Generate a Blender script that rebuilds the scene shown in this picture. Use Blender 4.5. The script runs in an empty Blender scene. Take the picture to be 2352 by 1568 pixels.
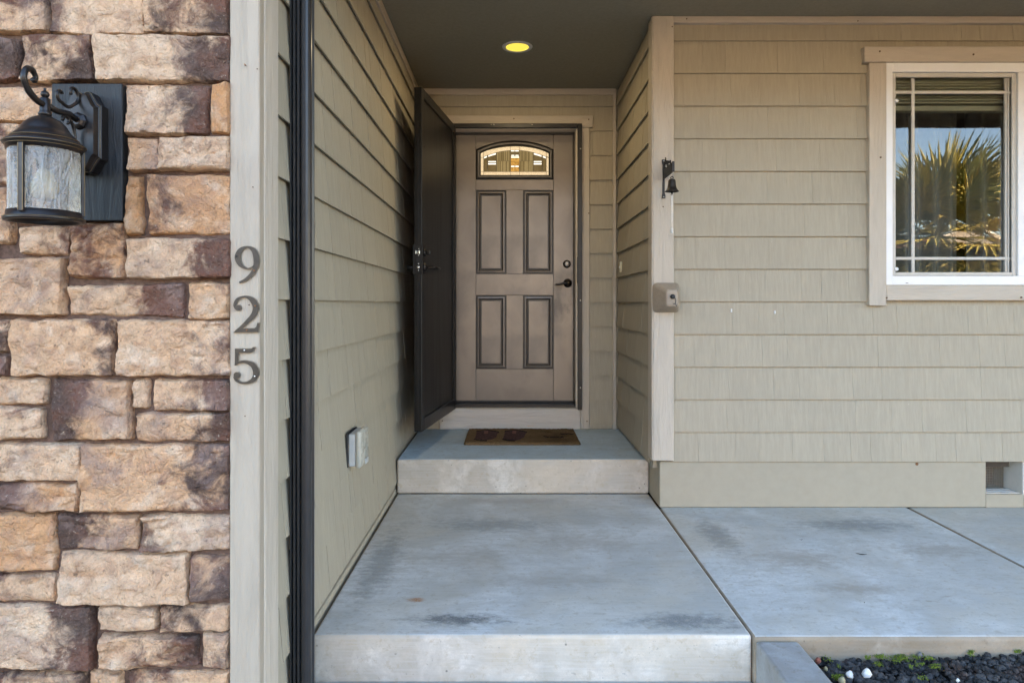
import bpy, bmesh, math, random
from mathutils import Vector, Matrix, noise

# ------------------------------------------------------------------ camera, light, exposure
S = bpy.context.scene
EYE = 1.115                                   # eye height above the porch slab (slab top is z = 0)
cam_d = bpy.data.cameras.new('camera'); cam = bpy.data.objects.new('camera', cam_d)
S.collection.objects.link(cam); S.camera = cam
cam.location = (0, 0, EYE); cam.rotation_euler = (math.radians(90), 0, 0)
cam_d.sensor_width = 36; cam_d.lens = 24.0
cam_d.shift_x = 0.0012; cam_d.shift_y = -0.0366
cam_d.clip_start = 0.02; cam_d.clip_end = 600

SUN_EL, SUN_AZ = 27.0, 50.0                  # azimuth from +Y (behind the house), negative = towards -X
world = bpy.data.worlds.new('World'); S.world = world; world.use_nodes = True
wn = world.node_tree; wn.nodes.clear()
sky = wn.nodes.new('ShaderNodeTexSky'); sky.sky_type = 'NISHITA'; sky.sun_disc = False
sky.sun_elevation = math.radians(SUN_EL); sky.sun_rotation = math.radians(SUN_AZ)
sky.air_density = 1.0; sky.dust_density = 1.5; sky.ozone_density = 1.0
bg = wn.nodes.new('ShaderNodeBackground'); bg.inputs[1].default_value = 0.15
wo = wn.nodes.new('ShaderNodeOutputWorld')
wn.links.new(sky.outputs[0], bg.inputs[0]); wn.links.new(bg.outputs[0], wo.inputs[0])

sl = bpy.data.lights.new('sun', 'SUN'); sl.energy = 5.0; sl.angle = math.radians(0.5); sl.color = (1.0, 0.86, 0.68)
sun = bpy.data.objects.new('sun', sl); S.collection.objects.link(sun)
el, az = math.radians(SUN_EL), math.radians(SUN_AZ)
sdir = Vector((math.sin(az) * math.cos(el), math.cos(az) * math.cos(el), math.sin(el)))
sun.rotation_euler = sdir.to_track_quat('Z', 'Y').to_euler(); sun.location = (0, 12, 12)

vs = S.view_settings
vs.view_transform = 'Standard'; vs.look = 'None'; vs.gamma = 1.0; vs.use_curve_mapping = False
vs.exposure = 3.12
S.cycles.use_denoising = True
S.cycles.max_bounces = 10; S.cycles.diffuse_bounces = 5; S.cycles.glossy_bounces = 4; S.cycles.transparent_max_bounces = 12
S.cycles.sample_clamp_indirect = 6.0; S.cycles.caustics_reflective = False; S.cycles.caustics_refractive = False

rnd = random.Random(7)
F = 1568.0; CU = 1173.0; CV = 698.0
def PX(u, Y): return (u - CU) / F * Y
def PZ(v, Y): return EYE + (CV - v) / F * Y
CEIL = 2.677

# ------------------------------------------------------------------ mesh helpers
class MB:
    def __init__(s): s.v = []; s.f = []; s.m = []; s.sm = []
    def add(s, vs_, fs, mi=0, smooth=False):
        o = len(s.v); s.v += [tuple(p) for p in vs_]
        for f in fs: s.f.append(tuple(i + o for i in f)); s.m.append(mi); s.sm.append(smooth)
        return s
    def box(s, x0, x1, y0, y1, z0, z1, mi=0):
        if x0 > x1: x0, x1 = x1, x0
        if y0 > y1: y0, y1 = y1, y0
        if z0 > z1: z0, z1 = z1, z0
        return s.add([(x0,y0,z0),(x1,y0,z0),(x1,y1,z0),(x0,y1,z0),(x0,y0,z1),(x1,y0,z1),(x1,y1,z1),(x0,y1,z1)],
              [(0,3,2,1),(4,5,6,7),(0,1,5,4),(1,2,6,5),(2,3,7,6),(3,0,4,7)], mi)
    def bbox(s, x0, x1, y0, y1, z0, z1, b=0.002, seg=1, mi=0, smooth=False):
        bm = bmesh.new(); bmesh.ops.create_cube(bm, size=1.0)
        sx, sy, sz = abs(x1-x0), abs(y1-y0), abs(z1-z0)
        for v in bm.verts: v.co = Vector(((x0+x1)/2 + v.co.x*sx, (y0+y1)/2 + v.co.y*sy, (z0+z1)/2 + v.co.z*sz))
        bmesh.ops.bevel(bm, geom=bm.edges[:], offset=min(b, sx*.45, sy*.45, sz*.45), segments=seg, affect='EDGES', profile=0.5)
        s.frombm(bm, mi, smooth); return s
    def frombm(s, bm, mi=0, smooth=False):
        bm.verts.index_update()
        s.add([v.co[:] for v in bm.verts], [[v.index for v in f.verts] for f in bm.faces], mi, smooth); bm.free()
    def prism(s, poly, y0, y1, mi=0):
        """poly of (x,z) counter-clockwise seen from -Y, between y0 (front) and y1 (back)"""
        n = len(poly)
        s.add([(x, y0, z) for x, z in poly] + [(x, y1, z) for x, z in poly],
              [tuple(range(n)), tuple(range(2*n-1, n-1, -1))] + [(i, n+i, n+(i+1) % n, (i+1) % n) for i in range(n)], mi)
        return s
    def tube(s, path, r, seg=8, cap=True, mi=0, flat=None):
        path = [Vector(p) for p in path]; n = len(path)
        rr = r if isinstance(r, (list, tuple)) else [r]*n
        vs_ = []; up = None
        for i, p in enumerate(path):
            t = (path[min(i+1, n-1)] - path[max(i-1, 0)]).normalized()
            if up is None:
                up = t.orthogonal().normalized() if flat is None else Vector(flat)
            if flat is not None: up = Vector(flat)
            a = (up - t*up.dot(t))
            if a.length < 1e-6: a = t.orthogonal()
            a.normalize(); b = t.cross(a); up = a
            for k in range(seg):
                th = 2*math.pi*k/seg
                vs_.append(p + (a*math.cos(th) + b*math.sin(th))*rr[i])
        fs = [(i*seg+k, i*seg+(k+1) % seg, (i+1)*seg+(k+1) % seg, (i+1)*seg+k) for i in range(n-1) for k in range(seg)]
        if cap: fs += [tuple(range(seg-1, -1, -1)), tuple(range((n-1)*seg, n*seg))]
        return s.add(vs_, fs, mi, True)
    def lathe(s, prof, c, axis='Z', seg=32, mi=0, cap=True, smooth=True):
        c = Vector(c); vs_ = []
        for r, h in prof:
            for k in range(seg):
                th = 2*math.pi*k/seg
                if axis == 'Z': q = Vector((r*math.cos(th), r*math.sin(th), h))
                elif axis == 'Y': q = Vector((r*math.cos(th), h, -r*math.sin(th)))
                else: q = Vector((h, r*math.cos(th), r*math.sin(th)))
                vs_.append(c + q)
        n = len(prof)
        fs = [(i*seg+k, i*seg+(k+1) % seg, (i+1)*seg+(k+1) % seg, (i+1)*seg+k) for i in range(n-1) for k in range(seg)]
        if cap: fs += [tuple(range(seg-1, -1, -1)), tuple(range((n-1)*seg, n*seg))]
        return s.add(vs_, fs, mi, smooth)
    def xf(s, M): s.v = [tuple(M @ Vector(p)) for p in s.v]; return s

WLOC = {}
def empty(name, loc, label=None, cat=None, group=None, kind=None):
    o = bpy.data.objects.new(name, None); S.collection.objects.link(o); o.location = loc; o.empty_display_size = .05
    WLOC[o.name] = Vector(loc); tag(o, label, cat, group, kind); return o
def tag(o, label=None, cat=None, group=None, kind=None):
    for k, v in (('label', label), ('category', cat), ('group', group), ('kind', kind)):
        if v: o[k] = v
    return o
def ob(name, mb, mats, parent=None, label=None, cat=None, group=None, kind=None, origin='center', fix=True):
    me = bpy.data.meshes.new(name)
    xs = [p[0] for p in mb.v]; ys = [p[1] for p in mb.v]; zs = [p[2] for p in mb.v]
    c = Vector(((min(xs)+max(xs))/2, (min(ys)+max(ys))/2, (min(zs)+max(zs))/2))
    if origin == 'base': c.z = min(zs)
    if origin == 'world': c = Vector((0, 0, 0))
    me.from_pydata([(p[0]-c.x, p[1]-c.y, p[2]-c.z) for p in mb.v], [], mb.f)
    mats = mats if isinstance(mats, (list, tuple)) else [mats]
    for m in mats: me.materials.append(m)
    me.polygons.foreach_set('material_index', mb.m); me.polygons.foreach_set('use_smooth', mb.sm)
    if fix:
        bm = bmesh.new(); bm.from_mesh(me); bmesh.ops.recalc_face_normals(bm, faces=bm.faces[:]); bm.to_mesh(me); bm.free()
    me.update()
    o = bpy.data.objects.new(name, me); S.collection.objects.link(o)
    if parent is not None: o.parent = parent; o.location = c - WLOC[parent.name]
    else: o.location = c
    WLOC[o.name] = c; tag(o, label, cat, group, kind)
    return o

# ------------------------------------------------------------------ material helpers
class NT:
    def __init__(s, name):
        s.mat = bpy.data.materials.new(name); s.mat.use_nodes = True; s.t = s.mat.node_tree; s.t.nodes.clear()
        s.out = s.t.nodes.new('ShaderNodeOutputMaterial')
    def n(s, typ, props=None, **inp):
        nd = s.t.nodes.new('ShaderNode'+typ)
        for k, v in (props or {}).items(): setattr(nd, k, v)
        for k, v in inp.items():
            key = int(k[1:]) if k[0] == 'i' and k[1:].isdigit() else k.replace('_', ' ')
            s.set(nd.inputs[key], v)
        return nd
    def set(s, sock, v):
        if hasattr(v, 'is_linked') or isinstance(v, bpy.types.NodeSocket): s.t.links.new(v, sock)
        elif isinstance(v, (tuple, list)) and len(v) == 3 and sock.type == 'RGBA': sock.default_value = (*v, 1)
        else: sock.default_value = v
    def mix(s, f, a, b, mode='MIX'):
        nd = s.t.nodes.new('ShaderNodeMix'); nd.data_type = 'RGBA'; nd.blend_type = mode; nd.clamp_factor = True
        s.set(nd.inputs[0], f); s.set(nd.inputs[6], a); s.set(nd.inputs[7], b); return nd.outputs[2]
    def math(s, op, a, b=0.0, c=None, clamp=False):
        nd = s.t.nodes.new('ShaderNodeMath'); nd.operation = op; nd.use_clamp = clamp
        s.set(nd.inputs[0], a); s.set(nd.inputs[1], b)
        if c is not None: s.set(nd.inputs[2], c)
        return nd.outputs[0]
    def ramp(s, f, lo, hi, a=0.0, b=1.0):
        nd = s.n('MapRange', {'interpolation_type': 'SMOOTHSTEP'}, Value=f)
        nd.inputs[1].default_value = lo; nd.inputs[2].default_value = hi; nd.inputs[3].default_value = a; nd.inputs[4].default_value = b
        return nd.outputs[0]
    def vec(s, scale=(1,1,1), coord='Object', rand=True, rot=(0,0,0)):
        tc = s.n('TexCoord'); v = tc.outputs[coord]
        if rand:
            oi = s.n('ObjectInfo'); sc = s.n('VectorMath', {'operation': 'SCALE'}); s.t.links.new(oi.outputs['Random'], sc.inputs[3])
            sc.inputs[0].default_value = (37.0, 53.0, 29.0)
            ad = s.n('VectorMath', {'operation': 'ADD'}); s.t.links.new(v, ad.inputs[0]); s.t.links.new(sc.outputs[0], ad.inputs[1]); v = ad.outputs[0]
        mp = s.n('Mapping'); s.t.links.new(v, mp.inputs[0]); mp.inputs['Scale'].default_value = scale; mp.inputs['Rotation'].default_value = rot
        return mp.outputs[0]
    def noise(s, v, scale=5.0, detail=4.0, rough=0.55, dist=0.0):
        return s.n('TexNoise', Vector=v, Scale=scale, Detail=detail, Roughness=rough, Distortion=dist).outputs[0]
    def bump(s, h, strength=0.3, dist=0.01, prev=None):
        b = s.n('Bump', Height=h, Strength=strength, Distance=dist)
        if prev is not None: s.t.links.new(prev, b.inputs['Normal'])
        return b.outputs[0]
    def pbr(s, color, rough=0.6, normal=None, metal=0.0, spec=0.5, **kw):
        b = s.n('BsdfPrincipled'); s.set(b.inputs['Base Color'], color); s.set(b.inputs['Roughness'], rough); s.set(b.inputs['Metallic'], metal)
        b.inputs['Specular IOR Level'].default_value = spec
        if normal is not None: s.t.links.new(normal, b.inputs['Normal'])
        for k, v in kw.items(): s.set(b.inputs[k.replace('_', ' ')], v)
        s.t.links.new(b.outputs[0], s.out.inputs[0]); return s.mat

def hsv_rand(n, col, amt):
    oi = n.n('ObjectInfo'); f = n.math('MULTIPLY_ADD', oi.outputs['Random'], amt*2, 1-amt)
    h = n.n('HueSaturation', Color=col, Value=f); return h.outputs[0]

def m_siding(name, col):
    n = NT(name)
    g = n.noise(n.vec((70, 70, 2.2)), 1.0, 5, .6); g2 = n.noise(n.vec((260, 260, 6)), 1.0, 2, .5)
    blot = n.noise(n.vec((1, 1, 1), rand=False), 2.2, 4, .6)
    c = n.mix(n.ramp(g, .3, .7, 0, .6), col, [x*.80 for x in col]); c = n.mix(n.ramp(g2, .52, .72, 0, .4), c, [x*.80 for x in col])
    c = n.mix(n.ramp(blot, .35, .75, 0, .5), c, [x*.88 for x in col])
    speck = n.noise(n.vec((1, 1, 1)), 55, 2, .5)
    c = n.mix(n.ramp(speck, .74, .80, 0, .5), c, [min(1, x*1.25) for x in col])
    c = hsv_rand(n, c, .022)
    nm = n.bump(n.math('ADD', g, n.math('MULTIPLY', g2, .5)), .35, .004)
    return n.pbr(c, .62, nm, spec=.35)
def m_trim(name, col, axis='z', warn=0.0):
    n = NT(name); sc = {'z': (26, 26, 3.0), 'x': (3.0, 26, 26), 'y': (26, 3, 26)}[axis]
    g = n.noise(n.vec(sc), 1.0, 6, .62, 1.1); fine = n.noise(n.vec(tuple(x*5 for x in sc)), 1.0, 3, .5)
    c = n.mix(n.ramp(g, .35, .75, 0, .6), col, [x*.82 for x in col])
    d = n.noise(n.vec((1, 1, 1)), 4, 4, .6); c = n.mix(n.ramp(d, .5, .8, 0, .3), c, [x*.85 for x in col])
    if warn:
        w = n.noise(n.vec((3, 9, 20)), 3, 3, .5); c = n.mix(n.ramp(w, .70, .76, 0, warn), c, (.62, .27, .06))
    nm = n.bump(g, .9, .010, n.bump(fine, .4, .003))
    return n.pbr(c, .58, nm, spec=.4)
def m_plain(name, col, rough=.5, metal=0.0, vary=.12, bump=.08, scale=30, spec=.5, **kw):
    n = NT(name); g = n.noise(n.vec((1, 1, 1)), scale, 4, .6)
    c = n.mix(n.ramp(g, .3, .75), [x*(1+vary) for x in col], [x*(1-vary) for x in col])
    r = n.math('MULTIPLY_ADD', g, .2, rough-.1)
    return n.pbr(c, r, n.bump(g, bump, .002), metal, spec, **kw)

WALL = (.410, .360, .266); TRIM = (.52, .455, .365)
M = {}
M['siding'] = m_siding('siding_paint', WALL)
M['trim_z'] = m_trim('trim_paint', TRIM, 'z'); M['trim_x'] = m_trim('trim_paint_horizontal', TRIM, 'x'); M['trim_y'] = m_trim('trim_paint_side', TRIM, 'y')
M['corner'] = m_trim('corner_board_paint', (.395, .335, .255), 'z')
M['mould'] = m_plain('brick_mould_paint', (.66, .57, .45), .4, vary=.04)
M['kick'] = m_trim('threshold_board_paint', (.56, .51, .44), 'x', .8)
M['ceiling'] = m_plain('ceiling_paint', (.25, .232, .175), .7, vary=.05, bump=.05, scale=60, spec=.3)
M['found'] = m_plain('foundation_paint', (.375, .33, .245), .75, vary=.025, bump=.12, scale=22, spec=.3)
M['mortar'] = m_plain('mortar', (.115, .075, .057), .95, vary=.3, bump=.8, scale=90, spec=.1)
M['black'] = m_plain('black_metal', (.009, .0085, .009), .36, .2, scale=60)
M['bronze'] = m_plain('bronze_metal', (.016, .013, .012), .34, .35, vary=.3, bump=.12, scale=40)
M['gold_edge'] = m_plain('rubbed_bronze_edge', (.15, .105, .05), .4, .6)
M['number'] = m_plain('number_bronze', (.034, .030, .024), .42, .4, vary=.2, scale=80)
M['number_edge'] = m_plain('number_worn_edge', (.20, .18, .14), .4, .5)
M['silver'] = m_plain('silver_metal', (.75, .73, .68), .25, .9, vary=.05)
M['rust'] = m_plain('rusty_screw', (.20, .085, .03), .7, .1)
M['white'] = m_plain('white_vinyl', (.80, .79, .77), .35, vary=.02, bump=.02, scale=12)
M['sash'] = m_plain('screen_frame_paint', (.54, .51, .45), .45, vary=.04, bump=.03)
M['nail'] = m_plain('nail_head', (.13, .085, .05), .7)
M['beige'] = m_plain('cover_foam', (.335, .275, .205), .6, vary=.07, bump=.2, scale=70)
M['outlet'] = m_plain('outlet_plastic', (.50, .50, .47), .4, vary=.04, bump=.03)
M['rope'] = m_plain('bell_rope', (.75, .72, .64), .9, vary=.1, bump=.5, scale=200)
M['dark'] = m_plain('dark_rubber', (.015, .015, .015), .5)
M['iron'] = m_plain('cast_iron', (.014, .012, .011), .5, .3, vary=.3, bump=.4, scale=120)
M['bell'] = m_plain('bell_bronze', (.035, .028, .022), .42, .5, vary=.25, bump=.2, scale=50)
M['downspout'] = m_plain('downspout_enamel', (.024, .0235, .024), .33, 0, vary=.15, bump=.04, scale=14)

def m_door(name, col):
    n = NT(name)
    a = n.noise(n.vec((1, 1, 1), rand=False), 3.0, 5, .6, .6); b = n.noise(n.vec((14, 14, 2.0), rand=False), 1.5, 4, .6, .5)
    c = n.mix(n.ramp(a, .35, .7, 0, .8), col, [x*.72 for x in col])
    c = n.mix(n.ramp(b, .62, .74, 0, .35), c, [x*1.25 for x in col])
    # hand grime in a patch around the lever, its own shape on the paint
    tc = n.n('TexCoord'); geo = n.n('NewGeometry')
    dv = n.n('VectorMath', {'operation': 'DISTANCE'}); n.t.links.new(geo.outputs['Position'], dv.inputs[0]); dv.inputs[1].default_value = (.46, 5.10, 1.12)
    gr = n.math('MULTIPLY', n.ramp(dv.outputs['Value'], .05, .36, 1, 0), n.ramp(n.noise(n.vec((1, 1, .6), rand=False), 9, 6, .65), .40, .62))
    c = n.mix(n.math('MULTIPLY', gr, .72), c, (.045, .04, .036))
    nm = n.bump(n.noise(n.vec((60, 60, 6)), 1, 4, .6), .10, .002)
    return n.pbr(c, n.math('MULTIPLY_ADD', a, .25, .24), nm, metal=.35, spec=.7)
M['door'] = m_door('door_paint', (.158, .138, .118))
M['jamb'] = m_plain('door_jamb_paint', (.13, .115, .10), .45, vary=.1)
M['molding_shade'] = m_plain('door_molding_shade_paint', (.007, .0065, .006), .38, vary=.15)  # near-black colour puts the groove shade into the door mouldings
def m_screen():
    n = NT('security_door_steel'); a = n.noise(n.vec((20, 20, 1.2), rand=False), 1, 4, .6)
    c = n.mix(n.ramp(a, .4, .7), (.004, .0038, .0038), (.008, .007, .0068))
    return n.pbr(c, n.math('MULTIPLY_ADD', a, .2, .30), n.bump(n.noise(n.vec((1, 1, 1)), 300, 2), .12, .001), .2)
M['screen'] = m_screen()

def m_concrete(name, base, streak, stains=(), grime=.5, dirt_scale=2.0, rough=.85, speck=True, dash=.6, holes=0.0, rot=0.0):
    n = NT(name)
    big = n.noise(n.vec((1, 1, 1), rand=False), dirt_scale, 6, .62, .4); med = n.noise(n.vec((1, 2.2, 1), rand=False), 9, 6, .68, .6)
    st = n.noise(n.vec(streak, rand=False), 1.0, 4, .6)
    c = n.mix(n.ramp(big, .34, .62, 0, grime*1.6), base, (base[0]*.62, base[1]*.60, base[2]*.56))
    c = n.mix(n.ramp(med, .46, .68, 0, grime*1.1), c, (base[0]*.60, base[1]*.56, base[2]*.48))
    c = n.mix(n.ramp(st, .40, .66, 0, .55), c, [x*.74 for x in base])
    tan = n.noise(n.vec((1, 1, 1), rand=False), 1.3, 5, .65, .6); c = n.mix(n.ramp(tan, .46, .66, 0, .55), c, (base[0]*.86, base[1]*.76, base[2]*.62)); pale = n.noise(n.vec((1, 1, 1), rand=False), 4.3, 5, .6); c = n.mix(n.ramp(pale, .52, .75, 0, .35), c, [min(.9, x*1.18) for x in base])
    geo = n.n('NewGeometry')
    for (px, py, rx, ry, col, k) in stains:
        sb = n.n('VectorMath', {'operation': 'SUBTRACT'}); n.t.links.new(geo.outputs['Position'], sb.inputs[0]); sb.inputs[1].default_value = (px, py, 0)
        ml = n.n('VectorMath', {'operation': 'MULTIPLY'}); n.t.links.new(sb.outputs[0], ml.inputs[0]); ml.inputs[1].default_value = (1/rx, 1/ry, 0)
        ln = n.n('VectorMath', {'operation': 'LENGTH'}); n.t.links.new(ml.outputs[0], ln.inputs[0])
        w = n.math('ADD', ln.outputs['Value'], n.math('MULTIPLY', n.noise(n.vec((1, 1.6, 1), rand=False), 22, 7, .75), 1.9))
        c = n.mix(n.math('MULTIPLY', n.ramp(w, 1.05, 1.75, 1, 0), k), c, col)
    if dash:
        dv = n.vec((14, 46, 14), rand=False, rot=(0, 0, rot)); d1 = n.noise(dv, 1.0, 4, .62, .5); zone = n.noise(n.vec((1, 1, 1), rand=False), 3.1, 3, .6)
        c = n.mix(n.math('MULTIPLY', n.ramp(d1, .58, .70), n.ramp(zone, .44, .62, .12, dash)), c, (base[0]*.50, base[1]*.44, base[2]*.36))
        d2 = n.noise(n.vec((50, 120, 50), rand=False, rot=(0, 0, rot)), 1.0, 3, .6); c = n.mix(n.ramp(d2, .69, .74, 0, dash), c, [x*.35 for x in base])
    if holes:
        vo = n.n('TexVoronoi', Vector=n.vec((1, 1, 1), rand=False), Scale=26.0); vr = n.noise(n.vec((1, 1, 1), rand=False), 11, 2, .5)
        c = n.mix(n.math('MULTIPLY', n.ramp(vo.outputs['Distance'], .07, .13, holes, 0), n.ramp(vr, .5, .56)), c, [x*.22 for x in base])
    grit = n.noise(n.vec((1, 1, 1), rand=False), 210, 4, .75); c = n.mix(n.ramp(grit, .36, .68, 0, .42), c, [x*.66 for x in base])
    pit = n.noise(n.vec((1, 1, 1), rand=False), 34, 5, .7); c = n.mix(n.ramp(pit, .53, .68, 0, .62), c, (base[0]*.60, base[1]*.54, base[2]*.45))
    if speck:
        sp = n.noise(n.vec((1, 1, 1), rand=False), 75, 2, .5); c = n.mix(n.ramp(sp, .70, .76, 0, .55), c, [x*.45 for x in base])
    nm = n.bump(st, .25, .004, n.bump(n.noise(n.vec((1, 1, 1), rand=False), 160, 3, .6), .22, .002))
    return n.pbr(c, rough, nm, spec=.3)
CONC = (.66, .67, .645)
DK = (.14, .145, .14); BR = (.30, .25, .19); RU = (.38, .17, .05)
M['slab'] = m_concrete('porch_concrete', CONC, (3, 90, 3), [(-.19, 2.415, .30, .075, DK, 1.0), (-.36, 2.575, .055, .035, RU, .95), (.62, 2.40, .34, .11, DK, .8), (0, 3.86, .6, .10, (.34, .29, .24), .45), (-.56, 2.95, .13, .75, DK, .6), (-.1, 3.45, .5, .18, DK, .5), (.2, 2.75, .5, .1, BR, .4), (.35, 3.2, .4, .2, BR, .45), (-.2, 3.0, .35, .25, BR, .35)], .55)
M['slab2'] = m_concrete('path_concrete', CONC, (30, 60, 3), [(1.25, 3.0, .35, .18, BR, .6), (1.75, 3.45, .5, .18, DK, .6), (1.0, 3.3, .14, .4, DK, .6), (1.95, 3.1, .35, .14, BR, .6), (2.5, 3.2, .5, .3, BR, .25), (1.35, 2.68, .3, .09, BR, .6)], .46, 2.4, rot=.7, dash=.8)
M['riser'] = m_concrete('riser_concrete', (.73, .67, .58), (5, 5, 120), [], .75, 4.5, dash=0, holes=.9)
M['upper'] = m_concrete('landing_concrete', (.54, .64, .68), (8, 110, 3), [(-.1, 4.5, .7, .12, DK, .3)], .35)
M['curb'] = m_concrete('curb_concrete', (.42, .42, .41), (20, 20, 20), [], .5, 5, dash=.3)
M['edge'] = m_concrete('stained_slab_edge', (.42, .35, .265), (5, 5, 60), [], 1.0, 6, dash=0, holes=.6)
M['walk'] = m_concrete('walkway_concrete', (.48, .465, .43), (60, 4, 4), [], .4)
M['drive'] = m_concrete('driveway_concrete', (.14, .105, .07), (6, 60, 4), [], .35, .6, speck=False)
M['asphalt'] = m_plain('asphalt', (.055, .053, .052), .9, vary=.2, bump=.4, scale=40)
M['soil'] = m_plain('dry_ground', (.075, .044, .019), .95, vary=.35, bump=.6, scale=12)

# ------------------------------------------------------------------ ground and paths
def struct(name, mb, mats, **k): return ob(name, mb, mats, kind='structure', **k)
struct('ground', MB().box(-150, 150, -150, 150, -.60, -.20), M['soil'])
struct('driveway', MB().box(-9.5, -.9, -14, 1.9, -.40, -.172), M['drive'])
struct('walkway', MB().bbox(-.895, .815, -14, 2.296, -.40, -.152, .008), M['walk'])
struct('street', MB().box(-150, 150, -24, -16, -.30, -.19), M['asphalt'])
struct('pavement', MB().box(-150, 150, -15.9, -14.05, -.35, -.16), M['drive'])

def slab_obj(name, x0, x1, y0, y1, z0, z1, mats, b=.012):
    mb = MB().bbox(x0, x1, y0, y1, z0, z1, b, 3)
    me_f = mb.f; out = []
    for i, f in enumerate(me_f):
        a, b_, c = [Vector(mb.v[k]) for k in f[:3]]
        nz = abs((b_-a).cross(c-a).normalized().z)
        mb.m[i] = 0 if nz > .75 else 1; mb.sm[i] = True if .02 < nz < .98 else False
    return struct(name, mb, mats)
slab_obj('porch_slab', -.668, .8135, 2.300, 4.02, -.30, 0, [M['slab'], M['riser']])
slab_obj('upper_step', -.668, .812, 4.008, 5.02, .001, .203, [M['upper'], M['riser']])
slab_obj('side_path', .8165, 2.178, 2.290, 3.76, -.30, -.001, [M['slab2'], M['edge']], .014)
slab_obj('side_path', 2.184, 5.6, 2.290, 3.76, -.30, -.002, [M['slab2'], M['edge']], .014)
slab_obj('curb', .819, .963, -3.0, 2.286, -.30, -.012, [M['curb'], M['curb']], .010)

# ------------------------------------------------------------------ shingle siding
def shingles(parent, org, d, nrm, u0, u1, z_lo, z_hi, holes=(), seed=1, wmin=.09, wmax=.24, EXP=.1778, Z0=1.128, gap=.0012, jit=.0012, und=-.0030):
    """org: a point on the sheathing plane at z=0; d: unit direction along the wall; nrm: outward normal.
    holes: (ua, ub, za, zb) kept clear."""
    R = random.Random(seed); d = Vector(d); nrm = Vector(nrm); org = Vector(org)
    k = math.floor((z_lo - Z0)/EXP)
    def piece(a, b, za, zb, zfull0, off, name='shingle'):
        t0 = .0205 + off; t1 = .0040 + off
        def th(z): return t0 + (t1-t0)*(z - zfull0)/(EXP+.020)
        mb = MB(); pts = []
        for u in (a, b):
            for z in (za, zb):
                pts += [org + d*u + nrm*(-.001) + Vector((0, 0, z)), org + d*u + nrm*th(z) + Vector((0, 0, z))]
        # index: u0z0(in0,out1) u0z1(2,3) u1z0(4,5) u1z1(6,7)
        if za > zfull0 + .001 or zb - za < .03:
            mb.add(pts, [(1, 5, 7, 3), (0, 2, 6, 4), (0, 1, 3, 2), (4, 6, 7, 5), (0, 4, 5, 1), (2, 3, 7, 6)])
        else:
            # the butt hangs as a thin lip; hollow behind added to darken the line
            def P(u, t, z): return org + d*u + nrm*t + Vector((0, 0, z))
            sec = [(th(za), za), (th(zb), zb), (-.001, zb), (-.001, za+.016), (th(za)-.0065, za+.016), (th(za)-.0055, za)]
            q_ = [P(a, t, z) for t, z in sec] + [P(b, t, z) for t, z in sec]
            mb.add(q_, [(0, 6, 7, 1), (1, 7, 8, 2), (2, 8, 9, 3), (3, 9, 10, 4), (4, 10, 11, 5), (5, 11, 6, 0), (0, 1, 2, 3, 4, 5), (11, 10, 9, 8, 7, 6)])
        ob(name, mb, M['siding'], parent)
    def cut(seg):
        segs = [seg]
        for (ha, hb, hza, hzb) in holes:
            out = []
            for (sa, sb, sza, szb) in segs:
                if sb <= ha or sa >= hb or szb <= hza or sza >= hzb: out.append((sa, sb, sza, szb)); continue
                if sa < ha: out.append((sa, ha, sza, szb))
                if sb > hb: out.append((hb, sb, sza, szb))
                ma, mb_ = max(sa, ha), min(sb, hb)
                if sza < hza: out.append((ma, mb_, sza, hza))
                if szb > hzb: out.append((ma, mb_, hzb, szb))
            segs = out
        return segs
    while True:
        zb0 = Z0 + k*EXP; zt = zb0 + EXP + .020
        if zb0 >= z_hi - .004: break
        # the panel the shingle pattern is pressed into shows in the shallow joints
        for sg in cut((u0, u1, max(zb0, z_lo), min(zt, z_hi))):
            if sg[1]-sg[0] > .02 and sg[3]-sg[2] > .02: piece(sg[0]+.001, sg[1]-.001, sg[2]+.002, sg[3]-.001, sg[2]+.002 if sg[2] <= zb0+.0005 else zb0, und, 'siding_panel')
        u = u0 - R.random()*.1
        while u < u1:
            w = R.uniform(wmin, wmax)*(1.3 if R.random() < .25 else 1); a, b = max(u, u0), min(u+w, u1); u += w
            if b - a < .012: continue
            a += gap; b -= gap
            off = R.uniform(-jit, jit)
            segs = cut((a, b, max(zb0, z_lo), min(zt, z_hi)))
            for s in segs:
                if s[1]-s[0] > .006 and s[3]-s[2] > .006: piece(*s, zb0, off)
        k += 1

# --- alcove left wall
wl = empty('siding_wall', (-.69, 3.4, -.15), 'long left wall of the entry alcove in greige shingle siding', 'wall')
ob('sheathing', MB().box(-.80, -.690, 1.935, 4.98, -.30, 2.85), M['siding'], wl)
shingles(wl, (-.690, 0, 0), (0, 1, 0), (1, 0, 0), 1.944, 4.972, -.14, 2.625, seed=11, wmin=.07, wmax=.20, gap=.0013, jit=.0010)
ob('frieze_board', MB().bbox(-.689, -.664, 1.944, 4.972, 2.622, CEIL-.001), M['trim_y'], wl)
ob('base_strip', MB().bbox(-.690, -.672, 2.302, 4.006, .004, .030, .003), M['siding'], wl)
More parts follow.
